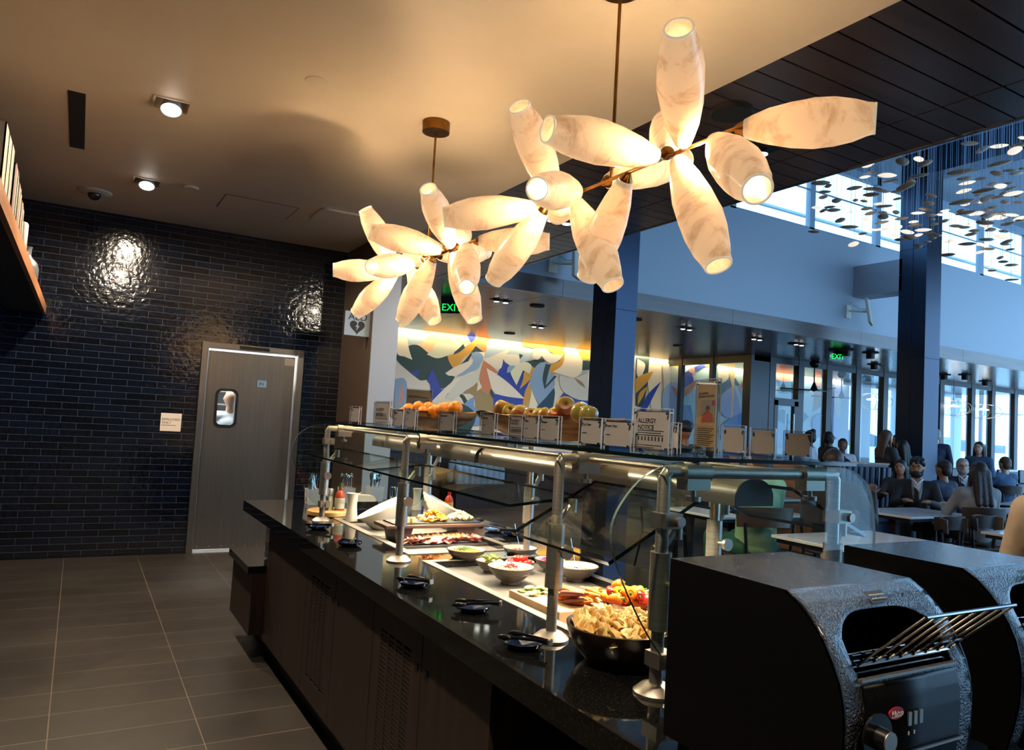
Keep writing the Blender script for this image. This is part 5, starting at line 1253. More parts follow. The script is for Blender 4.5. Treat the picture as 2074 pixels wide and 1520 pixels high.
# riser with cheese, turkey and salami
def loc_(px, py, z): p = AZ(px, py, z); return p
ra, rb = AZ(775, 1062, .985), AZ(975, 1062, .985)
rc = Vector(((1.50 + 1.95) / 2, 3.53, 0))
t = thing('wooden_riser', 'rustic dark wooden riser bench carrying the cheeses', 'riser', (1.712, 3.745, ZW))
MB().box(-.29, -.095, .082, .29, .095, .100).build('top', 'walnutrough', t, smooth=False, bevel=.004)
for s_ in (-1, 1): MB().prism([(s_ * .22, -.075, .0), (s_ * .15, -.075, .0), (s_ * .13, -.075, .082), (s_ * .24, -.075, .082)], (0, .15, 0)).build('leg', 'walnutrough', t, smooth=False)
RZ = ZW + .1005
tag(MB().box(1.47, 3.67, RZ, 1.98, 3.825, RZ + .007).build('slate_board', 'slate', smooth=False), 'thin slate board on the riser below the cheeses', 'slate board')
ZS = RZ + .0075
random.seed(21)
for k, (x, y) in enumerate(((1.555, 3.70), (1.587, 3.693))):
    o = MB().box(-.013, -.013, 0, .013, .013, .026).build('cheese_cube', 'cheeseY', smooth=False, bevel=.002); o.location = (x, y, ZS); o.rotation_euler = (0, 0, .2 * k); tag(o, 'large pale yellow cheese cube, one of a pair at the left of the slate', 'cheese cube', 'pale cheese cubes')
def shard():
    b = MB(); b.prism([(-.020, -.008, 0), (.018, -.010, 0), (.024, .004, 0), (-.006, .011, 0)], (0, 0, .007)); return b.build('cheese_shard', 'cheeseO', smooth=False)
f0 = None
for k in range(46):
    o = shard() if f0 is None else f0.copy()
    if f0 is None: f0 = o
    else: COL.objects.link(o)
    a = random.uniform(0, 6.28); rr = math.sqrt(random.random()); u, v = rr * math.cos(a), rr * math.sin(a)
    o.location = (1.72 + u * .085, 3.74 + v * .05, ZS + .006 + .048 * (1 - rr) + random.uniform(0, .006)); o.rotation_euler = (random.uniform(-.7, .7), random.uniform(-.7, .7), random.uniform(0, 6)); tag(o, 'thin orange cheddar shard in the pile in the middle of the slate', 'cheese', 'orange cheddar shards')
f0 = None
for k in range(60):
    o = MB().box(-.010, -.009, 0, .009, .009, .015).build('cheese_chunk', 'cheeseW', smooth=False, bevel=.001) if f0 is None else f0.copy()
    if f0 is None: f0 = o
    else: COL.objects.link(o)
    a = random.uniform(0, 6.28); rr = math.sqrt(random.random()); u, v = rr * math.cos(a), rr * math.sin(a)
    o.location = (1.89 + u * .07, 3.75 + v * .05, ZS + .004 + .035 * (1 - rr) + random.uniform(0, .005)); o.rotation_euler = (random.uniform(-.7, .7), random.uniform(-.7, .7), random.uniform(0, 6)); tag(o, 'cream cheese chunk in the pile at the right of the slate', 'cheese', 'cream cheese chunks')
tag(MB().box(1.44, 3.63, ZW + .0005, 1.965, 3.90, ZW + .007).build('slate_platter', 'slate', smooth=False), 'slate platter under the riser with sliced turkey', 'slate board')
tag(MB().box(1.46, 3.53, ZW + .0005, 1.965, 3.625, ZW + .012).build('slate_platter', 'slate', smooth=False), 'low slate platter in front with sliced salami', 'slate board')
def fold(w_, h_, m, nm):
    b = MB(); n = 22; vs = []
    for i in range(n + 1):
        u = i / n; x = (u - .5) * w_
        for j in range(7):
            v = j / 6; vs.append((x, (v - .5) * .075 + .006 * math.sin(u * 17 + v * 2), h_ * abs(math.sin(v * 3.14)) + .006 * math.sin(u * 26 + j) + .008))
    fs = [(i * 7 + j, i * 7 + j + 1, (i + 1) * 7 + j + 1, (i + 1) * 7 + j) for i in range(n) for j in range(6)]
    o = b._a(vs, fs).build(nm, m, angle=60); sm = o.modifiers.new('thickness', 'SOLIDIFY'); sm.thickness = .0025; return o
f0 = None
for k in range(12):
    o = fold(.12, .018, ('turkey', 'turkeyB')[0], 'turkey_slice') if f0 is None else f0.copy()
    if f0 is None: f0 = o
    else: COL.objects.link(o)
    o.location = (1.57 + .028 * k, 3.70 + random.uniform(-.015, .015), ZW + .010 + .0012 * k); o.rotation_euler = (0, 0, random.uniform(-.35, .25)); tag(o, 'ruffled browned turkey slice under the riser', 'turkey slice', 'turkey slices')
f0 = None
for k in range(34):
    if f0 is None:
        o = MB().lathe([(.001, 0), (.026, .001), (.027, .0025), (.001, .0035)], (0, 0, 0), 18, wob=.05).build('salami_slice', mat('salami_meat', (186, 74, 70), .42, c2=(226, 160, 146), nscale=60)); f0 = o
    else: o = f0.copy(); COL.objects.link(o)
    o.location = (1.49 + .0134 * k, 3.575 + random.uniform(-.012, .012), ZW + .026 + random.uniform(0, .010)); o.rotation_euler = (random.uniform(-.3, .5), R_(-28) + random.uniform(-.3, .3), random.uniform(0, 6)); tag(o, 'pink marbled salami slice in the overlapping row on slate', 'salami slice', 'salami slices')
# wooden boards with crudites
ZWB = ZW + .05
t = thing('cutting_board', 'thick pale maple chopping board at the near end of the well', 'chopping board', (1.66, 2.16, ZW))
brd1 = MB().box(-.22, -.085, .0005, -.035, .25, .05).build('block', 'maple', t, smooth=False, bevel=.003)
P0_ = Vector((1.66 - .165, 2.16 - .0862, ZW + .010))
text('B', .034, P0_, (1, 0, 0), (0, 0, 1), 'ink', t, 'brand_burn', shear=.2); text('S', .034, P0_ + Vector((.062, 0, 0)), (1, 0, 0), (0, 0, 1), 'ink', t, 'brand_burn', shear=.2)
text('ONI', .013, P0_ + Vector((.028, 0, .013)), (1, 0, 0), (0, 0, 1), 'ink', t, 'brand_burn', shear=.2); text('Boards', .010, P0_ + Vector((.026, 0, .001)), (1, 0, 0), (0, 0, 1), 'ink', t, 'brand_burn', shear=.2)
MB().lathe([(.007, 0), (.0085, 0), (.0085, .0006), (.007, .0006)], P0_ + Vector((.098, .0, .012)), 20, (0, -1, 0), closed=True).lathe([(.001, 0), (.003, 0), (.001, .0006)], P0_ + Vector((.098, .0, .012)), 10, (0, -1, 0)).build('brand_mark', 'ink', t, world=True)
o = tag(MB().box(1.632, 1.975, ZW + .0005, 1.962, 2.32, ZW + .045).build('cutting_board', 'maple', smooth=False, bevel=.003), 'second maple board carrying celery, right of first board', 'chopping board')
def veg(name, make, spots, lab, cat, grp):
    f0 = None
    for (x, y, z, rx, ry, rz, s_) in spots:
        if f0 is None: f0 = o = make()
        else: o = copyt(f0, (0, 0, 0)) if f0.type == 'EMPTY' else f0.copy(); 
        if f0.type != 'EMPTY' and o is not f0: COL.objects.link(o)
        o.location = (x, y, z); o.rotation_euler = (rx, ry, rz); o.scale = (s_,) * 3; tag(o, lab, cat, grp)
def carrot(m):
    def f():
        t = thing('baby_carrot', 'x', 'carrot')
        MB().lathe([(.001, -.055), (.004, -.052), (.008, -.02), (.0105, .02), (.010, .045), (.006, .05), (.001, .05)], (0, 0, 0), 12, (0, 1, 0)).build('root', m, t)
        b = MB()
        for k in range(3): b.tube([(0, .048, 0), (.003 * (k - 1), .07, .002), (.006 * (k - 1), .088, .002)], .0018, 5)
        b.build('leaf_stalk', 'celery', t); return t
    return f
random.seed(8)
def crs(n): return [(1.520 + random.uniform(0, .10), 2.145 + random.uniform(-.035, .05), ZWB + .012 + .011 * (k % 4), random.uniform(-.35, .1), 0, random.uniform(-.25, .55), random.uniform(.85, 1.1)) for k in range(n)]
veg('c', carrot('carrot'), crs(8), 'split orange baby carrot in the fan on the maple board', 'carrot', 'orange carrots')
veg('c', carrot('carrotY'), crs(9), 'yellow baby carrot in the fan on the maple board', 'carrot', 'yellow carrots')
veg('c', carrot('carrotP'), crs(5), 'purple skinned baby carrot in the fan on the maple board', 'carrot', 'purple carrots')
def pepper(m):
    def f():
        t = thing('mini_pepper', 'x', 'pepper')
        MB().lathe([(.001, -.030), (.007, -.029), (.014, -.018), (.018, .0), (.0175, .014), (.012, .021), (.004, .019), (.001, .018)], (0, 0, 0), 16, wob=.05).build('flesh', m, t)
        MB().tube([(0, 0, .017), (.001, 0, .026), (.004, 0, .032)], [.006, .003, .0025], 8).build('stalk', 'herb', t); return t
    return f
def prs(n, cx_, cy_, rx_, ry_): return [(cx_ + random.uniform(-rx_, rx_), cy_ + random.uniform(-ry_, ry_), ZWB + .016 + .017 * (k % 3), random.uniform(.9, 1.9), random.uniform(-.5, .5), random.uniform(-1.2, 1.4), random.uniform(.9, 1.1)) for k in range(n)]
veg('p', pepper('pepperO'), prs(9, 1.70, 2.10, .07, .07), 'orange mini pepper in the heap', 'pepper', 'orange peppers')
veg('p', pepper('pepperY'), prs(9, 1.715, 2.09, .07, .08), 'yellow mini pepper in the heap', 'pepper', 'yellow peppers')
veg('p', pepper('pepperR'), prs(6, 1.735, 2.08, .08, .08), 'red mini pepper in the heap', 'pepper', 'red peppers')
veg('r', lambda: MB().ell((0, 0, 0), .013).build('radish', 'radish'), [(1.80 + .022 * k, 2.23 + .01 * k, ZWB + .012, 0, 0, 0, 1) for k in range(3)], 'pink radish behind the peppers', 'radish', 'radishes')
def cel():
    b = MB(); vs = []; n = 10
    for i in range(n + 1):
        x = -.065 + .13 * i / n
        for j in range(7):
            a = math.pi * j / 6; vs.append((x, .014 * math.cos(a), .008 * math.sin(a)))
    fs = [(i * 7 + j, i * 7 + j + 1, (i + 1) * 7 + j + 1, (i + 1) * 7 + j) for i in range(n) for j in range(6)]
    o = b._a(vs, fs).build('celery_stick', 'celery', angle=60); o.modifiers.new('thickness', 'SOLIDIFY').thickness = .003; return o
veg('ce', cel, [(1.865 + random.uniform(-.03, .03), 2.03 + .018 * k, ZW + .050 + .006 * (k % 3), random.uniform(-.5, .5), 0, random.uniform(-.15, .25), 1) for k in range(9)], 'pale green celery stick on the second maple board', 'celery', 'celery sticks')
veg('cu', lambda: MB().lathe([(.001, 0), (.017, 0), (.0172, .004), (.001, .005)], (0, 0, 0), 18).build('cucumber_slice', mat('cucumber', (196, 212, 132), .4, c2=(120, 150, 70), nscale=50)),
    [(1.465 + random.uniform(0, .075), 2.31 + random.uniform(-.04, .06), ZWB + .003 + .004 * (k % 4), random.uniform(-.3, .3), random.uniform(-.4, .2), 0, 1) for k in range(14)], 'cucumber slice scattered behind the carrots', 'cucumber slice', 'cucumber slices')
# chips
P_ = AZ(1235, 1378, ZT); cbx, cby = P_.x, P_.y + .0
rB, hB = .148, .100
cbx, cby = 1.352, 1.652
t = thing('chip_bowl', 'big dark wooden bowl full of potato chips', 'bowl', (cbx, cby, ZT + .001))
MB().lathe([(.001, 0), (.075, 0), (.095, .008), (.125, .04), (.142, .075), (rB, hB), (rB - .004, hB + .002), (rB - .010, hB - .002), (.128, .07), (.10, .03), (.001, .02)], (0, 0, 0), 56).build('body', 'darkbowl', t)
def chip(seed):
    r_ = random.Random(seed); n = 14; vs = [(0, 0, 0)]; k1, k2 = r_.uniform(10, 24), r_.uniform(-10, 18)
    for q in (1, 2):
        for j in range(n):
            a = 2 * math.pi * j / n; r = (.011, .021)[q - 1] * (1 + .12 * math.sin(3 * a + seed)); x, y = r * math.cos(a), r * .8 * math.sin(a)
            vs.append((x, y, k1 * x * x - k2 * y * y * .8 + .0012 * math.sin(5 * a)))
    fs = [(0, 1 + j, 1 + (j + 1) % n) for j in range(n)] + [(1 + j, 1 + n + j, 1 + n + (j + 1) % n, 1 + (j + 1) % n) for j in range(n)]
    o = MB()._a(vs, fs).build('potato_chip', ('chip', 'chip2', 'chip')[seed % 3], angle=80); o.modifiers.new('thickness', 'SOLIDIFY').thickness = .0012; return o
M['chip'] = mat('chip_gold', (252, 212, 140), .5, c2=(232, 172, 92), nscale=60, cr=(.5, .75)); M['chip2'] = mat('chip_brown', (244, 194, 116), .5, c2=(210, 146, 74), nscale=50, cr=(.5, .75))
protos = [chip(k) for k in range(6)]
random.seed(17)
for k in range(190):
    o = protos[k] if k < 6 else protos[k % 6].copy()
    if k >= 6: COL.objects.link(o)
    a = random.uniform(0, 6.28); rr = math.sqrt(random.random()) * .118
    zz = ZT + hB - .012 + .020 * (1 - (rr / .118) ** 2) + random.uniform(-.006, .009)
    o.location = (cbx + rr * math.cos(a), cby + rr * math.sin(a), zz); o.rotation_euler = (random.uniform(-1.2, 1.2), random.uniform(-1.2, 1.2), random.uniform(0, 6))
    o.scale = (1.35,) * 3; tag(o, 'golden curled potato chip in the dark wooden bowl', 'chip', 'potato chips')
o = MB().lathe([(.125, hB - .026), (.09, hB - .006), (.001, hB + .002)], (cbx, cby, ZT), 24, wob=.05).build('chip_heap', 'chip'); o['kind'] = 'stuff'; tag(o, 'mass of potato chips beneath the top layer in the bowl', 'chips')
# bread rounds behind the near post
f0 = None
for k in range(9):
    o = MB().lathe([(.001, 0), (.028, .001), (.031, .007), (.026, .013), (.001, .015)], (0, 0, 0), 20, wob=.04).build('flatbread', mat('flatbread', (214, 160, 96), .6, c2=(180, 116, 60), nscale=30)) if f0 is None else f0.copy()
    if f0 is None: f0 = o
    else: COL.objects.link(o)
    P_ = AX(1345 + (k % 3) * 7, 1205 + (k // 3) * 26, 1.62); o.location = (1.60 + (k % 3) * .03, 1.66 + (k % 2) * .02, ZT + .016 + (k // 3) * .035); o.rotation_euler = (R_(60), .2 * (k % 3), .3 * k); tag(o, 'round golden flatbread in basket behind the near post', 'flatbread', 'flatbreads')
tag(MB().lathe([(.001, 0), (.07, 0), (.085, .03), (.082, .032), (.068, .006), (.001, .005)], (1.63, 1.665, ZT + .001), 28).build('bread_tray', 'ceramic'), 'shallow white tray with flatbreads behind the near post', 'tray')
# ------------------------------------------------------------------ PEOPLE
def skinmat(n, c): M[n] = mat(n, c, .5, c2=tuple(int(v * .93) for v in c), nscale=14)
skinmat('skin_light', (214, 166, 138)); skinmat('skin_tan', (176, 124, 92)); skinmat('skin_brown', (112, 72, 50)); skinmat('skin_dark', (78, 50, 38))
def cloth(n, c): 
    if n not in M: M[n] = mat(n, c, .75, c2=tuple(int(v * .86) for v in c), nscale=6, bump=.2, bscale=9)
    return n
for n_, c_ in (('hair_black', (16, 13, 12)), ('hair_brown', (84, 58, 40)), ('hair_grey', (150, 146, 142)), ('hair_darkbrown', (40, 28, 22))): M[n_] = mat(n_, c_, .5, 0, .4, bump=.5, bscale=60)
M['eye'] = mat('eye_dark', (20, 16, 14), .2); M['lip'] = mat('lip', (140, 76, 68), .5)
def caps_(b, p, q, r1, r2): b.cyl(p, q, r1, r2, 12).ell(p, r1, 7, 12).ell(q, r2, 7, 12)
def remesh(o, v, sm=3):
    r = o.modifiers.new('skin', 'REMESH'); r.mode = 'VOXEL'; r.voxel_size = v; r.use_smooth_shade = True
    if sm: s_ = o.modifiers.new('smooth', 'SMOOTH'); s_.iterations = sm; s_.factor = .5
def person(lab, loc, rz, pose='sit', skin='skin_light', hair=('short', 'hair_black'), top='suit_dark', bottom='trouser_dark', s=1.0, head_rz=0, head_tilt=0, arms='table', extras=(), vox=.014, shirt=None, lean=0, grp=None):
    t = thing('person', lab, 'person', loc, rz, grp); t.scale = (s, s, s)
    Bz = .50 if pose == 'sit' else .93
    V = Vector
    H = {}
    for k in (-1, 1):
        H[k] = [V((k * .10, .0, Bz)), V((k * .11, -.42, Bz + .01)) if pose == 'sit' else V((k * .10, -.01, .49)), V((k * .11, -.40, .08)) if pose == 'sit' else V((k * .10, .02, .08))]
    ly = -lean
    sh = {k: V((k * .175, ly, Bz + .45)) for k in (-1, 1)}
    A = {}
    for k in (-1, 1):
        m = arms if isinstance(arms, str) else arms[0 if k == -1 else 1]
        e, h = {'table': (V((k * .25, -.14, Bz + .22)), V((k * .13, -.38, Bz + .28))), 'down': (V((k * .235, .03, Bz + .18)), V((k * .24, -.05, Bz - .06))), 'fold': (V((k * .24, -.05, Bz + .18)), V((-k * .02, -.22, Bz + .2))),
                'raise': (V((k * .27, -.16, Bz + .2)), V((k * .22, -.40, Bz + .42))), 'lap': (V((k * .24, -.04, Bz + .18)), V((k * .08, -.26, Bz + .10)))}[m]
        A[k] = (sh[k], e, h)
    hc = V((0, ly - .015, Bz + .665)); HR = Matrix.Rotation(head_rz, 3, 'Z') @ Matrix.Rotation(head_tilt, 3, 'X')
    hp = lambda x, y, z: hc + HR @ V((x, y, z))
    # body : one continuous surface
    b = MB()
    b.ell((0, 0, Bz + .04), (.165, .115, .12)); caps_(b, (0, 0, Bz + .05), (0, ly * .6, Bz + .25), .135, .13); b.ell((0, ly * .9, Bz + .33), (.165, .108, .15))
    caps_(b, sh[-1] + V((.05, 0, -.01)), sh[1] - V((.05, 0, .01)), .062, .062); caps_(b, (0, ly + .01, Bz + .44), (0, ly - .005, Bz + .57), .056, .05)
    b.ell(hc, (.074, .094, .112), 12, 18, HR); b.ell(hp(0, -.022, -.058), (.056, .068, .058), 10, 14, HR); b.ell(hp(0, -.096, -.012), (.013, .016, .022), 7, 10, HR); b.ell(hp(0, -.075, .03), (.05, .022, .016), 7, 10, HR)
    for k in (-1, 1): b.ell(hp(k * .076, .01, -.01), (.011, .018, .028), 7, 10, HR)
    for k in (-1, 1):
        S_, E_, Hd = A[k]; caps_(b, S_, E_, .048, .038); caps_(b, E_, Hd, .038, .026)
        d = (Hd - E_).normalized(); side = d.cross(V((0, 0, 1))).normalized() if abs(d.z) < .95 else V((1, 0, 0)); up = side.cross(d)
        b.ell(Hd + d * .045, (.036, .045, .022), 8, 12, Matrix((side, d, up)).transposed())
        for f_ in range(4):
            r0 = Hd + d * .075 + side * (f_ - 1.5) * .020; r1 = r0 + d * (.036, .042, .040, .030)[f_] - up * .010; b.cyl(r0, r1, .0105, .0095, 8).ell(r1, .0095, 5, 8).cyl(r1, r1 + d * .020 - up * .018, .0095, .008, 8).ell(r1 + d * .020 - up * .018, .008, 5, 8)
        tb = Hd + d * .02 + side * k * -.030; b.cyl(tb, tb + d * .045 + side * k * -.028, .012, .009, 8).ell(tb + d * .045 + side * k * -.028, .009, 5, 8)
        a_, c_, f2 = H[k]; caps_(b, a_, c_, .082, .055); caps_(b, c_, f2, .052, .038); b.ell(f2 + V((0, -.07, -.04)), (.04, .12, .035))
    o = b.build('body', skin, t); remesh(o, vox)
    # clothes follow the body
    b = MB(); b.ell((0, 0, Bz + .02), (.182, .13, .12)); caps_(b, (0, 0, Bz + .04), (0, ly * .6, Bz + .25), .152, .147); b.ell((0, ly * .9, Bz + .33), (.186, .126, .155)); caps_(b, sh[-1] + V((.04, 0, -.01)), sh[1] - V((.04, 0, .01)), .078, .078)
    for k in (-1, 1): S_, E_, Hd = A[k]; caps_(b, S_, E_, .064, .053); caps_(b, E_, E_.lerp(Hd, .95), .053, .038)
    if hair[0] == 'hood': caps_(b, (-.05, ly + .03, Bz + .52), (.05, ly + .03, Bz + .52), .08, .08)
    o = b.build('jacket' if shirt else 'top', cloth(top, TC.get(top, (40, 40, 44))), t); remesh(o, vox + .002)
    if shirt:
        fy = ly - .122
        q = MB(); q.prism([(-.062, 0, Bz + .50), (.062, 0, Bz + .50), (.05, 0, Bz + .36), (.012, 0, Bz + .16), (-.012, 0, Bz + .16), (-.05, 0, Bz + .36)], (0, .03, 0))
        for i in range(len(q.v)):
            x, y, z = q.v[i]; q.v[i] = (x, y + fy + (Bz + .36 - z) * .05 + (.06 if z > Bz + .45 else -.012), z)
        q.build('shirt_front', cloth(shirt, TC.get(shirt, (226, 228, 232))), t)
        MB().tube([(-.06, fy + .09, Bz + .53), (-.03, fy + .045, Bz + .50), (0, fy + .02, Bz + .46), (.03, fy + .045, Bz + .50), (.06, fy + .09, Bz + .53)], .014, 8).build('collar', shirt, t)
    b = MB()
    for k in (-1, 1): a_, c_, f2 = H[k]; caps_(b, a_, c_, .097, .068); caps_(b, c_, f2 + V((0, 0, .02)), .066, .056)
    b.ell((0, 0, Bz), (.175, .125, .11)); o = b.build('trousers', cloth(bottom, TC.get(bottom, (30, 30, 34))), t); remesh(o, vox + .004)
    for k in (-1, 1): MB().ell(H[k][2] + V((0, -.065, -.045)), (.048, .135, .036)).build('shoe', 'blackpl', t)
    # hair
    kind, hm = hair
    if kind != 'bald':
        b = MB()
        if kind == 'curly':
            for i in range(60):
                a = i * 2.4; z = random.uniform(.0, 1); r = math.sqrt(1 - z * z); p = (r * math.cos(a) * .078, .012 + r * math.sin(a) * .092, .03 + z * .09)
                if p[1] < -.06 and p[2] < .06: continue
                b.ell(hp(*p), random.uniform(.020, .03), 5, 8)
            b.ell(hp(0, .02, .04), (.082, .09, .085), 10, 14, HR)
        else:
            b.ell(hp(0, .016, .032), (.082, .096, .092), 10, 16, HR); b.ell(hp(0, .05, -.02), (.072, .062, .08), 10, 14, HR)
        if kind == 'long':
            for x in (-.05, 0, .05): caps_(b, hp(x, .055, -.0), (x * 1.3, ly + .115, Bz + .34), .052, .030)
            caps_(b, hp(-.07, .0, 0), (-.085, ly - .02, Bz + .44), .022, .02); caps_(b, hp(.07, .0, 0), (.085, ly - .02, Bz + .44), .022, .02)
        if kind == 'bun': b.ell(hp(0, .06, .10), (.05, .05, .045), 8, 12)
        o = b.build('hair', hm, t); remesh(o, .011, 2)
    for k in (-1, 1):
        MB().ell(hp(k * .030, -.083, .012), (.010, .007, .006), 6, 10, HR).build('eye', 'eye', t)
        MB().ell(hp(k * .031, -.086, .032), (.020, .006, .004), 6, 10, HR).build('eyebrow', hm if kind != 'bald' else 'hair_grey', t)
    MB().ell(hp(0, -.088, -.055), (.022, .007, .006), 6, 10, HR).build('mouth', 'lip', t)
    if 'glasses' in extras:
        b = MB()
        for k in (-1, 1):
            b.tube([hp(k * .032 + .023 * math.cos(a * math.pi / 8), -.102, .008 + .017 * math.sin(a * math.pi / 8)) for a in range(17)], .0022, 6)
            b.tube([hp(k * .056, -.10, .012), hp(k * .078, 0, .012)], .002, 6)
        b.tube([hp(-.010, -.103, .012), hp(.010, -.103, .012)], .002, 6); b.build('glasses', 'blackmetal', t)
    if 'beard' in extras or 'greybeard' in extras:
        b = MB(); b.ell(hp(0, -.038, -.078), (.064, .066, .052), 10, 14, HR); b.ell(hp(0, -.082, -.044), (.034, .018, .009), 8, 10, HR)
        for k in (-1, 1): caps_(b, hp(k * .066, -.01, -.01), hp(k * .058, -.04, -.07), .014, .022)
        o = b.build('beard', hm, t); remesh(o, .010, 2)
    if 'lanyard' in extras: MB().tube([(-.055, ly - .10, Bz + .50), (-.03, ly - .142, Bz + .34), (0, ly - .155, Bz + .18), (.03, ly - .142, Bz + .34), (.055, ly - .10, Bz + .50)], .006, 6).build('lanyard', 'blackpl', t)
    if 'tie' in extras: MB().prism([(-.016, ly - .16, Bz + .47), (.016, ly - .16, Bz + .47), (.026, ly - .165, Bz + .2), (0, ly - .165, Bz + .16), (-.026, ly - .165, Bz + .2)], (0, .012, 0)).build('necktie', 'booth', t)
    return t
TC = {'suit_dark': (22, 23, 28), 'suit_navy': (34, 42, 66), 'jacket_brown': (40, 34, 34), 'sweater_grey': (150, 150, 148), 'mint': (150, 196, 160), 'green_trousers': (40, 96, 76), 'blouse_print': (150, 160, 168), 'vest_dark': (20, 24, 34),
      'shirt_white': (222, 226, 232), 'camo': (50, 56, 50), 'jacket_grey': (58, 54, 56), 'top_blue': (70, 96, 130), 'beige': (222, 208, 196), 'trouser_dark': (24, 25, 30), 'sleeve_white': (216, 222, 232)}
def at(px, py, d): p = AD(px, py, d); return (p.x, p.y, 0)
def headscale(px, py, d, pose): z = AD(px, py, d).z; return z / ((.50 if pose == 'sit' else .93) + .665)
SEATED = []
def P(lab, px, py, d, rz, pose='sit', **k):
    s = max(.92, min(1.2, headscale(px, py, d, pose)))
    if pose == 'sit' and k.pop('chair', 1): SEATED.append((at(px, py, d), R_(rz), s, lab))
    return person(lab, at(px, py, d), R_(rz), pose, s=s, **k)
P('bearded man with glasses, black suit and lanyard seated facing the camera', 1858, 948, 9.7, -58, skin='skin_tan', hair=('curly', 'hair_black'), extras=('glasses', 'beard', 'lanyard'), shirt='shirt_white', vox=.010, head_rz=R_(-12), arms='table')
P('man in dark brown jacket seated with raised hand, seen from behind', 1688, 938, 7.0, 112, skin='skin_brown', hair=('short', 'hair_darkbrown'), top='jacket_brown', arms=('raise', 'table'), vox=.010)
P('person with dark hair in dark jacket seated behind the bearded man', 1824, 948, 11.2, -70, chair=0, skin='skin_tan', hair=('long', 'hair_black'), top='jacket_grey')
P('man in navy suit seated with his back turned, right of the bearded man', 1912, 950, 10.3, 172, skin='skin_tan', hair=('short', 'hair_darkbrown'), top='suit_navy')
P('older man with glasses and grey beard facing the camera', 1949, 945, 11.6, -48, skin='skin_light', hair=('short', 'hair_grey'), top='suit_dark', shirt='shirt_white', extras=('glasses', 'beard', 'lanyard'), vox=.012)
P('woman with long dark hair in light grey sweater, seated facing away', 1982, 958, 8.5, 150, skin='skin_light', hair=('long', 'hair_darkbrown'), top='sweater_grey')
P('person with light brown hair seated at the far window counter', 2036, 940, 13.6, 160, skin='skin_light', hair=('short', 'hair_brown'), top='top_blue')
P('standing person with curly black hair and camouflage hood, back turned', 1388, 874, 8.6, 165, 'stand', skin='skin_brown', hair=('curly', 'hair_black'), top='camo', arms='down')
P('woman in grey patterned blouse seated behind the cream sign backs', 1488, 916, 8.6, -30, skin='skin_light', hair=('long', 'hair_brown'), top='blouse_print')
P('person in mint green sweater seated with back to the buffet', 1536, 925, 6.4, 165, skin='skin_light', hair=('short', 'hair_brown'), top='mint', bottom='green_trousers')
P('server in dark suit standing in profile by the glass partition', 1678, 888, 13.0, 75, 'stand', skin='skin_dark', hair=('short', 'hair_black'), top='suit_dark', arms='fold', shirt='shirt_white', extras=('glasses',))
t = P('server in black vest and white sleeves with dark tie, standing', 1706, 904, 12.3, -40, 'stand', skin='skin_brown', hair=('short', 'hair_black'), top='sleeve_white', arms='fold', extras=('tie',), head_rz=R_(-25))
b = MB(); b.ell((0, 0, .97), (.186, .136, .12)); caps_(b, (0, 0, .97), (0, 0, 1.18), .158, .153); b.ell((0, 0, 1.26), (.180, .134, .150)); o = b.build('vest', cloth('vest_dark', TC['vest_dark']), t); remesh(o, .016)
P('server in white shirt with hair in a high bun, half hidden by sign backs', 1641, 886, 12.3, 200, 'stand', skin='skin_dark', hair=('bun', 'hair_black'), top='sleeve_white', arms='fold')
P('woman with long brown hair in grey jacket standing in profile left of the column', 1795, 886, 12.2, 70, 'stand', skin='skin_light', hair=('long', 'hair_brown'), top='jacket_grey', arms='fold')
P('smiling woman with dark hair standing close left of the second column', 1817, 893, 14.2, -75, 'stand', skin='skin_light', hair=('long', 'hair_darkbrown'), top='jacket_grey', arms='fold')
P('person in black jacket half hidden by the second column on its left', 1828, 904, 12.5, 170, 'stand', skin='skin_tan', hair=('long', 'hair_black'), top='suit_dark', arms='down')
P('man in navy suit standing half hidden at right of the second column', 1896, 882, 15.0, 120, 'stand', skin='skin_light', hair=('short', 'hair_grey'), top='suit_navy', arms='down')
P('woman with long dark hair in blue top standing by the bright windows', 1983, 908, 13.2, -80, 'stand', skin='skin_light', hair=('long', 'hair_black'), top='top_blue', arms='fold')
P('person in beige top cropped by the right picture edge', 2178, 940, 3.1, -60, 'stand', skin='skin_light', hair=('short', 'hair_brown'), top='beige', bottom='beige', arms='down')
kp = AY(468, 812, 9.15)
person('bald person in white shirt and dark vest seen through the door window', (kp.x, kp.y, 0), R_(170), 'stand', 'skin_light', ('bald', 'hair_grey'), 'sleeve_white', 'trouser_dark', s=1.02, arms='down')
b = MB()
for k in range(6): b.box(.9, 10.9, 1.0 + k * .18, 2.3, 11.25, 1.02 + k * .18)
for x in (.9, 2.28): b.box(x, 10.9, 0, x + .02, 11.25, 2.1)
tag(b.build('wire_rack', 'steelH', smooth=False), 'steel storage rack in the kitchen behind the door window', 'rack')

# ------------------------------------------------------------------ dining furniture
def make_table(w_, d_):
    t = thing('dining_table', 'x', 'table')
    MB().box(-w_ / 2, -d_ / 2, .725, w_ / 2, d_ / 2, .75).build('marble_top', 'marble', t, smooth=False, bevel=.004)
    MB().box(-w_ / 2 + .03, -d_ / 2 + .03, .69, w_ / 2 - .03, d_ / 2 - .03, .7245).build('apron', 'blackmetal', t, smooth=False)
    for x in (-w_ * .28, w_ * .28): MB().box(x - .04, -.04, .02, x + .04, .04, .69).box(x - .05, -d_ * .38, 0, x + .05, d_ * .38, .02).build('pedestal', 'blackmetal', t, smooth=False)
    return t
tbl = {}
def tableat(x, y, w_, d_, lab, rz=0):
    k = (w_, d_)
    if k not in tbl: tbl[k] = t = make_table(w_, d_); t.location = (x, y, 0); t.rotation_euler = (0, 0, rz)
    else: t = copyt(tbl[k], (x, y, 0), rz)
    t['label'] = lab; t['group'] = 'dining tables'; return t
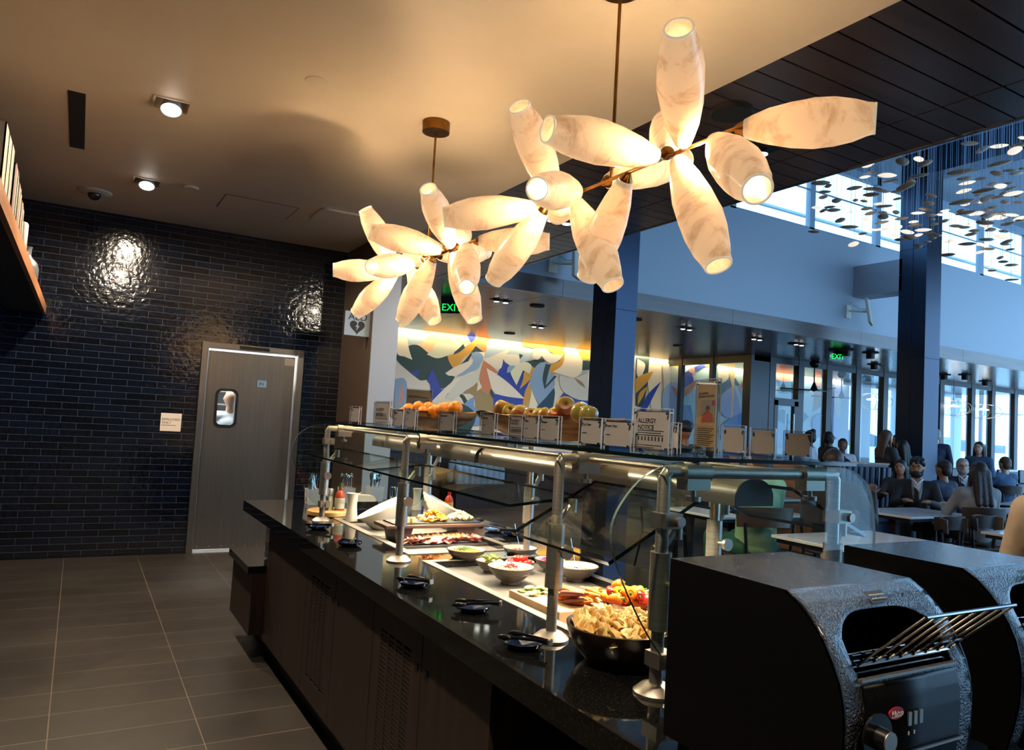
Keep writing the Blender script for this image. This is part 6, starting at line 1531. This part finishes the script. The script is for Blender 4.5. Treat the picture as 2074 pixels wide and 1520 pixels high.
tableat(6.0, 5.5, 1.3, .75, 'white marble table behind the rear guard glass')
tableat(5.6, 3.80, 1.3, .75, 'white marble table just behind the toasters')
tableat(8.6, 5.2, 1.3, .75, 'white marble table in front of the bearded man')
tableat(8.25, 3.55, 1.3, .75, 'white marble table at right behind the farther toaster')
tableat(10.9, 5.05, 1.3, .75, 'white marble table near the right picture edge')
tableat(7.8, 6.8, .8, .75, 'small white table beside the navy booth, behind the brown jacketed man')
tableat(12.3, 5.6, .8, .75, 'small white table beyond the second column', .2)
def make_chair():
    t = thing('dining_chair', 'x', 'chair'); n = 16
    vs = []
    for z, r in ((.66, .235), (.80, .25)):
        for rr in (r, r - .018):
            for j in range(n + 1): a = R_(200 + 140 * j / n) ; vs.append((rr * math.cos(a), -rr * math.sin(a) * .95 + .02, z + .02 * math.cos((j / n - .5) * 3)))
    m = n + 1; fs = []
    for j in range(n):
        o_i, i_i, o_t, i_t = j, m + j, 2 * m + j, 3 * m + j
        fs += [(o_i, o_i + 1, o_t + 1, o_t), (i_i, i_t, i_t + 1, i_i + 1), (o_t, o_t + 1, i_t + 1, i_t), (o_i, i_i, i_i + 1, o_i + 1)]
    fs += [(0, 2 * m, 3 * m, m), (n, m + n, 3 * m + n, 2 * m + n)]
    MB()._a(vs, fs).build('backrest', 'chair', t, angle=50)
    MB().prism([(.23 * math.cos(a * math.pi / 12), .22 * math.sin(a * math.pi / 12), .43) for a in range(24)], (0, 0, .022)).build('seat', 'chair', t, bevel=.008)
    for sx in (-1, 1):
        MB().tube([(sx * .16, -.15, .43), (sx * .21, -.2, 0)], .012, 8).build('leg', 'blackmetal', t)
        MB().tube([(sx * .20, .17, .70), (sx * .17, .16, .43), (sx * .21, .24, 0)], .012, 8).build('leg', 'blackmetal', t)
    return t
ch0 = None
for (x, y, rz, lab) in ((5.6, 6.15, 0, 'dark curved back chair on the far side of the table behind the guard glass'), (5.3, 3.18, 180, 'dark curved chair tucked at near left of table behind the toasters'),
    (6.0, 3.16, 190, 'dark chair at near right of the table behind the toasters'), (8.05, 4.60, 180, 'dark curved chair back directly before the bearded man table'),
    (8.7, 4.62, 175, 'dark chair back at the right of bearded man table'), (7.9, 4.2, 5, 'dark chair on the far side of the right hand table'), (8.55, 4.22, -5, 'dark chair beside it on the far side of right hand table'), (8.0, 2.9, 180, 'dark chair rim above the farther toaster'),
    (10.4, 4.35, 180, 'dark chair back under the grey sweater woman table'), (11.2, 4.35, 180, 'dark chair back by the right picture edge table'), (10.6, 5.75, 10, 'dark chair on the far side of the rightmost table'), (12.2, 5.0, 180, 'dark chair at the small far table')):
    if ch0 is None: ch0 = c_ = make_chair(); c_.location = (x, y, 0); c_.rotation_euler = (0, 0, R_(rz))
    else: c_ = copyt(ch0, (x, y, 0), R_(rz))
    c_['label'] = lab; c_['group'] = 'dining chairs'
for k, (l_, rz_, s_, lab) in enumerate(SEATED):
    c_ = copyt(ch0, l_, rz_, scale=s_); c_['group'] = 'dining chairs'; c_['label'] = 'dark chair under the ' + ('bearded man in black suit', 'man in dark brown jacket', 'man in navy suit', 'older grey bearded man', 'woman in light grey sweater', 'person at the far window counter', 'woman in patterned blouse', 'person in mint green sweater')[k]
# booth
t = thing('booth_sofa', 'navy channel tufted booth sofa with wood end before the second column', 'sofa', (10.4, 6.75, 0))
b = MB(); 
for k in range(17): b.cyl((8.75 + k * .14, 7.12, .42), (8.75 + k * .14, 7.10, 1.16), .078, n=12)
b.build('channelled_back', 'booth', t, world=True)
MB().box(8.68, 7.16, 0, 11.15, 7.26, 1.2).box(8.68, 6.55, 0, 11.15, 7.16, .40).build('frame', 'booth', t, smooth=False, world=True)
MB().box(8.7, 6.5, .40, 11.13, 7.10, .48).build('seat_cushion', 'booth', t, world=True, bevel=.02)
MB().box(8.62, 6.6, 0, 8.68, 7.27, 1.22).box(8.68, 7.14, 1.2, 11.15, 7.27, 1.22).build('wood_end', 'shelfwood', t, smooth=False, world=True)
t = thing('booth_sofa', 'navy channel tufted booth sofa behind the guard glass, left of glass corner', 'sofa', (9.8, 9.6, 0))
b = MB()
for k in range(14): b.cyl((10.0 + k * .14, 9.95, .42), (7.7 + k * .14, 9.93, 1.05), .078, n=12)
b.build('channelled_back', 'booth', t, world=True); MB().box(9.9, 9.98, 0, 11.9, 10.08, 1.08).box(9.9, 9.4, 0, 11.9, 9.98, .46).build('frame', 'booth', t, smooth=False, world=True)
# high counter and stools at the window
t = thing('window_counter', 'long white topped high counter in front of the windows', 'counter', (19, 9.7, 0))
MB().box(14.6, 9.4, 1.02, 25, 10.0, 1.06).build('top', 'marble', t, smooth=False, world=True); MB().box(14.8, 9.6, 0, 24.8, 9.8, 1.02).build('base', 'booth', t, smooth=False, world=True)
b0 = None
for k, x in enumerate((15.9, 16.8, 17.7, 18.6, 19.5)):
    if b0 is None:
        b0 = o = thing('bar_stool', 'x', 'stool')
        MB().box(-.22, -.2, .70, .22, .2, .78).build('seat', 'booth', o, bevel=.02); MB().box(-.24, -.24, .80, .24, -.19, 1.1).build('backrest', 'booth', o, bevel=.02)
        for sx in (-1, 1):
            for sy in (-1, 1): MB().cyl((sx * .18, sy * .16, .7), (sx * .22, sy * .2, 0), .012, n=8).build('leg', 'blackmetal', o)
    else: o = copyt(b0, (0, 0, 0))
    o.location = (x, 8.9, 0); o['label'] = ('leftmost navy bar stool at the window counter, just right of the second column', 'second navy bar stool right of the second column', 'navy bar stool in the middle of the window counter row', 'navy bar stool near the right picture edge', 'rightmost navy bar stool at the window counter')[k]; o['group'] = 'bar stools'
# service station beyond, with vents
t = thing('service_station', 'long walnut service station with vent panels in front of the mural', 'cabinet', (7.9, 12.5, 0))
MB().box(4.3, 12.2, .0, 11.5, 13.0, .92).build('body', 'cabwood', t, smooth=False, world=True); MB().box(4.25, 12.15, .92, 11.55, 13.05, .97).build('top', 'granite', t, smooth=False, world=True)
for x in (8.9, 10.4):
    b = MB(); slots(b, (0, .4), (.2, .8), 0, -.02, .42, .18, .82, 2, 18)
    for i in range(len(b.v)): q = b.v[i]; b.v[i] = (x + q[1], 12.2 - q[0], q[2])
    b.build('vent_panel', 'cabwood', t, smooth=False, world=True); MB().box(x - .02, 12.198, .18, x + .42, 12.2, .82).build('vent_dark', 'black', t, smooth=False, world=True)
MB().box(5.5, 12.19, .45, 7.1, 12.2, .88).build('niche_shade_panel', 'black', t, smooth=False, world=True)  # flat black sheet on the front paints the shade of the niche
t = thing('tufted_bench', 'light blue bubble tufted seat in the niche beyond the buffet', 'seat', (6.0, 11.8, 0))
BX = AY(925, 965, 11.6).x
MB().box(BX - .04, 11.5, 0, BX + .98, 12.1, .42).build('base', 'cabwood', t, smooth=False, world=True)
b = MB()
for r_ in range(3):
    for k in range(8): b.cyl((BX + .03 + k * .12 + (r_ % 2) * .06, 11.58 + r_ * .15, .42), (BX + .03 + k * .12 + (r_ % 2) * .06, 11.58 + r_ * .15, .66 + .04 * r_), .068, n=14).ell((BX + .03 + k * .12 + (r_ % 2) * .06, 11.58 + r_ * .15, .66 + .04 * r_), .068, 8, 14)
b.build('tufted_cushion', 'lightblue', t, world=True)
for k, (px, h_, lab) in enumerate(((868, .16, 'white box on the service station beyond the second post'), (885, .22, 'small cream stand on the service station'), (905, .10, 'flat white stack on the service station'))):
    P_ = AY(px, 900, 12.4); tag(MB().box(P_.x - .12, 12.3, .971, P_.x + .12, 12.5, .971 + h_).build('service_box', 'offwhite', smooth=False, bevel=.01), lab, 'box')
# wall antennas
for px, py, sc_, lab in ((1757, 632, 1.0, 'white rectangular antenna panel on bracket, on white wall left of the second column'), (1165, 535, .9, 'white rectangular antenna panel on bracket, beside the first column')):
    P_ = AY(px, py, 8.6); t = thing('wall_antenna', lab, 'antenna', (P_.x, P_.y, P_.z))
    o = MB().box(-.10 * sc_, -.05, -.26 * sc_, .10 * sc_, .0, .26 * sc_).build('panel', 'white', t, smooth=False, bevel=.01); o.rotation_euler = (R_(-12), R_(14), R_(20))
    MB().cyl((-.02, .0, 0), (-.2, .25, .02), .02).box(-.28, .24, -.12, -.14, .268, .12).tube([(-.2, .25, .2), (-.1, .1, .05), (-.02, 0, .05)], .008, 6).build('bracket', 'white', t)

# ------------------------------------------------------------------ fittings beyond the partition and under the slats
f0 = None
for (px, py, d_, lab) in ((1650, 748, 17.5, 'dark ceiling fan seen through the glass behind the server'), (1705, 772, 20, 'dark ceiling fan just right of the green exit sign'), (2056, 790, 24, 'dark ceiling fan at the right picture edge')):
    P_ = AD(px, py, d_)
    if f0 is None:
        f0 = t = thing('ceiling_fan', 'x', 'fan')
        MB().cyl((0, 0, .5), (0, 0, -.1), .015).build('rod', 'blackmetal', t); MB().ell((0, 0, .42), (.12, .12, .10)).build('ceiling_cup', 'blackmetal', t); MB().lathe([(.001, -.02), (.02, -.02), (.09, -.2), (.001, -.24)], (0, 0, 0), 20).build('motor', 'blackmetal', t)
        for k in range(3):
            a = R_(10 + 120 * k); MB().prism([(.08 * math.cos(a) - .05 * math.sin(a), .08 * math.sin(a) + .05 * math.cos(a), -.2), (.75 * math.cos(a) - .07 * math.sin(a), .75 * math.sin(a) + .07 * math.cos(a), -.18), (.75 * math.cos(a) + .05 * math.sin(a), .75 * math.sin(a) - .05 * math.cos(a), -.2), (.08 * math.cos(a) + .05 * math.sin(a), .08 * math.sin(a) - .05 * math.cos(a), -.22)], (0, 0, .012)).build('blade', 'blackmetal', t, smooth=False)
    else: t = copyt(f0, (0, 0, 0))
    t.location = (P_.x, P_.y, ZC - .5); t['label'] = lab; t['group'] = 'ceiling fans'
f0 = None
for k, (px, d_) in enumerate(((1768, 20), (1932, 21), (1958, 23), (1992, 22))):
    P_ = AD(px, 780, d_)
    if f0 is None:
        f0 = t = thing('globe_pendant', 'x', 'pendant light')
        MB().cyl((0, 0, .2), (0, 0, .75), .006, n=6).build('cord', 'blackmetal', t)
        b = MB()
        for j in range(8): a = math.pi * j / 8; b.tube([(.5 * math.cos(a) * math.cos(q * math.pi / 12), .5 * math.sin(a) * math.cos(q * math.pi / 12), .22 * math.sin(q * math.pi / 12)) for q in range(25)], .005, 5)
        b.build('wire_cage', 'steelH', t); MB().lathe([(.001, .10), (.14, .06), (.15, .04), (.001, .05)], (0, 0, 0), 20).build('lamp_disc', 'lamp', t)
    else: t = copyt(f0, (0, 0, 0))
    t.location = (P_.x, P_.y, 2.63); t['label'] = ('wire globe pendant light behind the glass left of the second column', 'wire globe pendant right of the second column, the left of three', 'wire globe pendant right of second column, the middle of three', 'wire globe pendant nearest the right picture edge')[k]; t['group'] = 'wire globe pendants'
for px, py, lab in ((1714, 712, 'black ceiling projector right of the green exit sign'), (1771, 742, 'black ceiling projector over the glass, left of the second column'), (1763, 718, 'small black ceiling fitting near the second column'), (1912, 763, 'black ceiling projector just right of the second column'), (1955, 763, 'black ceiling projector second right of the column'), (1996, 776, 'black ceiling projector third right of the column')):
    P_ = AZ(px, py - 4, ZC); t = thing('ceiling_projector', lab, 'ceiling light', (P_.x, P_.y, ZC), 0, 'black ceiling projectors'); MB().cyl((0, 0, -.02), (0, 0, 0), .16, n=20).build('plate', 'black', t); MB().cyl((0, 0, -.14), (0, 0, -.02), .085, n=18).build('head', 'blackmetal', t)

# ------------------------------------------------------------------ the pebble mobile in the atrium
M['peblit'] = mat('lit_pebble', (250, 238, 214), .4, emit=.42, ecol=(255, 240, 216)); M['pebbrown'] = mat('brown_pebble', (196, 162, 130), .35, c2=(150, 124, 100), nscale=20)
M['cord'] = mat('pale_cord', (150, 176, 208), .4)
PB = """520 362 120 1;538 434 80 0;480 472 80 1;108 525 130 0;162 553 70 0;125 604 90 0;112 652 85 0;235 683 110 0;386 572 110 0;540 578 120 0;680 455 145 1;818 342 140 0;962 318 100 1;1012 350 130 0;975 458 125 0;890 508 100 0;690 515 110 0;750 500 60 0;832 560 145 0;640 596 120 0;545 625 120 0;762 602 95 0;500 656 80 1;480 685 70 0;625 706 85 1;668 728 120 0;780 662 90 0;1062 632 100 0;1036 703 105 0;942 790 110 1;1030 760 100 0;1060 806 100 0;1196 768 75 1;1150 804 65 1;912 866 75 1;935 897 105 0;1100 886 60 0;1188 860 85 0;1080 845 60 0;990 940 120 1;850 954 100 1;775 920 100 1;640 932 110 1;755 988 70 1;890 1004 110 0;790 1024 80 0;950 984 70 1;1070 972 90 0;1040 1040 75 0;1085 1008 80 0;1130 986 80 0;952 1083 95 0;628 874 100 0;640 820 110 0;645 786 90 0;760 785 80 0;815 836 90 0;600 936 60 1;552 938 60 1;497 845 90 1;535 790 100 0;495 752 80 0;460 972 95 0;360 912 125 0;358 780 65 1;400 676 60 0;272 850 110 0;115 770 75 0;170 738 80 0;200 765 100 0;60 740 80 1;42 954 75 0;390 1060 105 1;1395 178 120 0;1510 236 115 0;1660 202 120 1;1800 246 150 1;1840 190 130 0;1870 128 60 1;1655 358 145 0;1635 440 120 0;1750 418 100 0;1812 440 110 0;1305 430 155 0;1375 485 110 0;1510 488 100 0;1392 524 110 1;1355 594 110 1;1615 535 110 0;1535 585 110 0;1515 598 160 0;1480 632 60 0;1680 555 130 1;1755 530 80 0;1770 575 90 0;1795 615 130 1;1350 690 160 0;1362 712 100 1;1545 678 120 0;1665 650 110 0;1840 698 70 0;1480 790 120 1;1385 785 120 0;1570 770 110 0;1430 800 90 1;1690 790 65 0;1775 808 105 1;1550 815 120 0;1610 835 110 1;1680 836 80 1;1530 872 120 0;1545 900 90 1;1400 886 75 1;1590 935 90 0;1355 915 75 0;1280 903 90 0;1460 944 90 0;1570 940 60 0;1425 975 100 0;1240 1034 95 1;1395 1060 115 0;1485 1062 80 1;1540 1072 70 1;1565 1024 130 0;1680 988 110 1;1715 1004 120 1;1740 1040 100 0;1725 1066 80 0;1580 1104 90 0;1495 1134 75 1;1222 1156 115 0;1580 1172 75 1;1675 1184 65 0;1765 1110 80 0;1695 1218 75 0;1765 1248 100 0;1590 1260 75 1;1600 1296 65 0;1800 1302 75 1;1770 1376 90 0;1850 834 90 1;1845 856 90 0;1870 400 60 0;1745 884 90 0;1700 950 80 0;1510 1024 60 0;1620 800 80 0;1450 690 70 0;1700 690 70 0;1820 640 70 0;1730 700 70 0;1580 640 70 0;1330 770 80 0;1510 690 60 1;1620 740 70 0;1700 620 90 0"""
random.seed(4)
pp = {}
for i, row in enumerate(PB.split(';')):
    zx, zy, wz, lit = [float(v) for v in row.split()]
    px, py, wp = 1640 + zx / 4.343, 250 + zy / 4.343, wz / 4.343
    real = random.uniform(.16, .2); d_ = max(6.6, min(11.0, 1500 * real / wp)); P_ = AD(px, py, d_); real = wp * d_ / 1500
    if P_.y > 7.0: P_.y = min(P_.y, 7.2); 
    if P_.x < 4.75: P_.x = 4.75
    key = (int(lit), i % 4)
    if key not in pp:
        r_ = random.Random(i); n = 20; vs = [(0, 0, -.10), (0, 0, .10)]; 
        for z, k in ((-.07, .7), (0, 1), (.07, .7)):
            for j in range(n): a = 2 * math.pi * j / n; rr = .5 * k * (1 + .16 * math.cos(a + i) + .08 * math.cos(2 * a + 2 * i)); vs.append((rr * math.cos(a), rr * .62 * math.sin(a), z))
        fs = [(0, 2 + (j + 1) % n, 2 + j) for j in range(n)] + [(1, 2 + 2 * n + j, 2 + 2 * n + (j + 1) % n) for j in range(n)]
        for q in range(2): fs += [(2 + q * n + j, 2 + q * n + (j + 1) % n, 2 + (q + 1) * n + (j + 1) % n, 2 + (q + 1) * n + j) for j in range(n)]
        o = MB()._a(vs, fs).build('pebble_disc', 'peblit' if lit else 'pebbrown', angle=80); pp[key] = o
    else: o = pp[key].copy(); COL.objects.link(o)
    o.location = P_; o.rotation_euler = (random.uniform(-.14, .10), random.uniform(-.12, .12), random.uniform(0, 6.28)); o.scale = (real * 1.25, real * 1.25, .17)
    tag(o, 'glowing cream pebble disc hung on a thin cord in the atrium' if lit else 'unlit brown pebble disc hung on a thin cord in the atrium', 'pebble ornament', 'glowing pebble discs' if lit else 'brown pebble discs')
    c_ = MB().cyl((P_.x, P_.y, P_.z + .004), (P_.x, P_.y, 6.76), .0024, n=5).build('cord', 'cord', o); c_.matrix_parent_inverse = Matrix.LocRotScale(o.location, o.rotation_euler, o.scale).inverted()
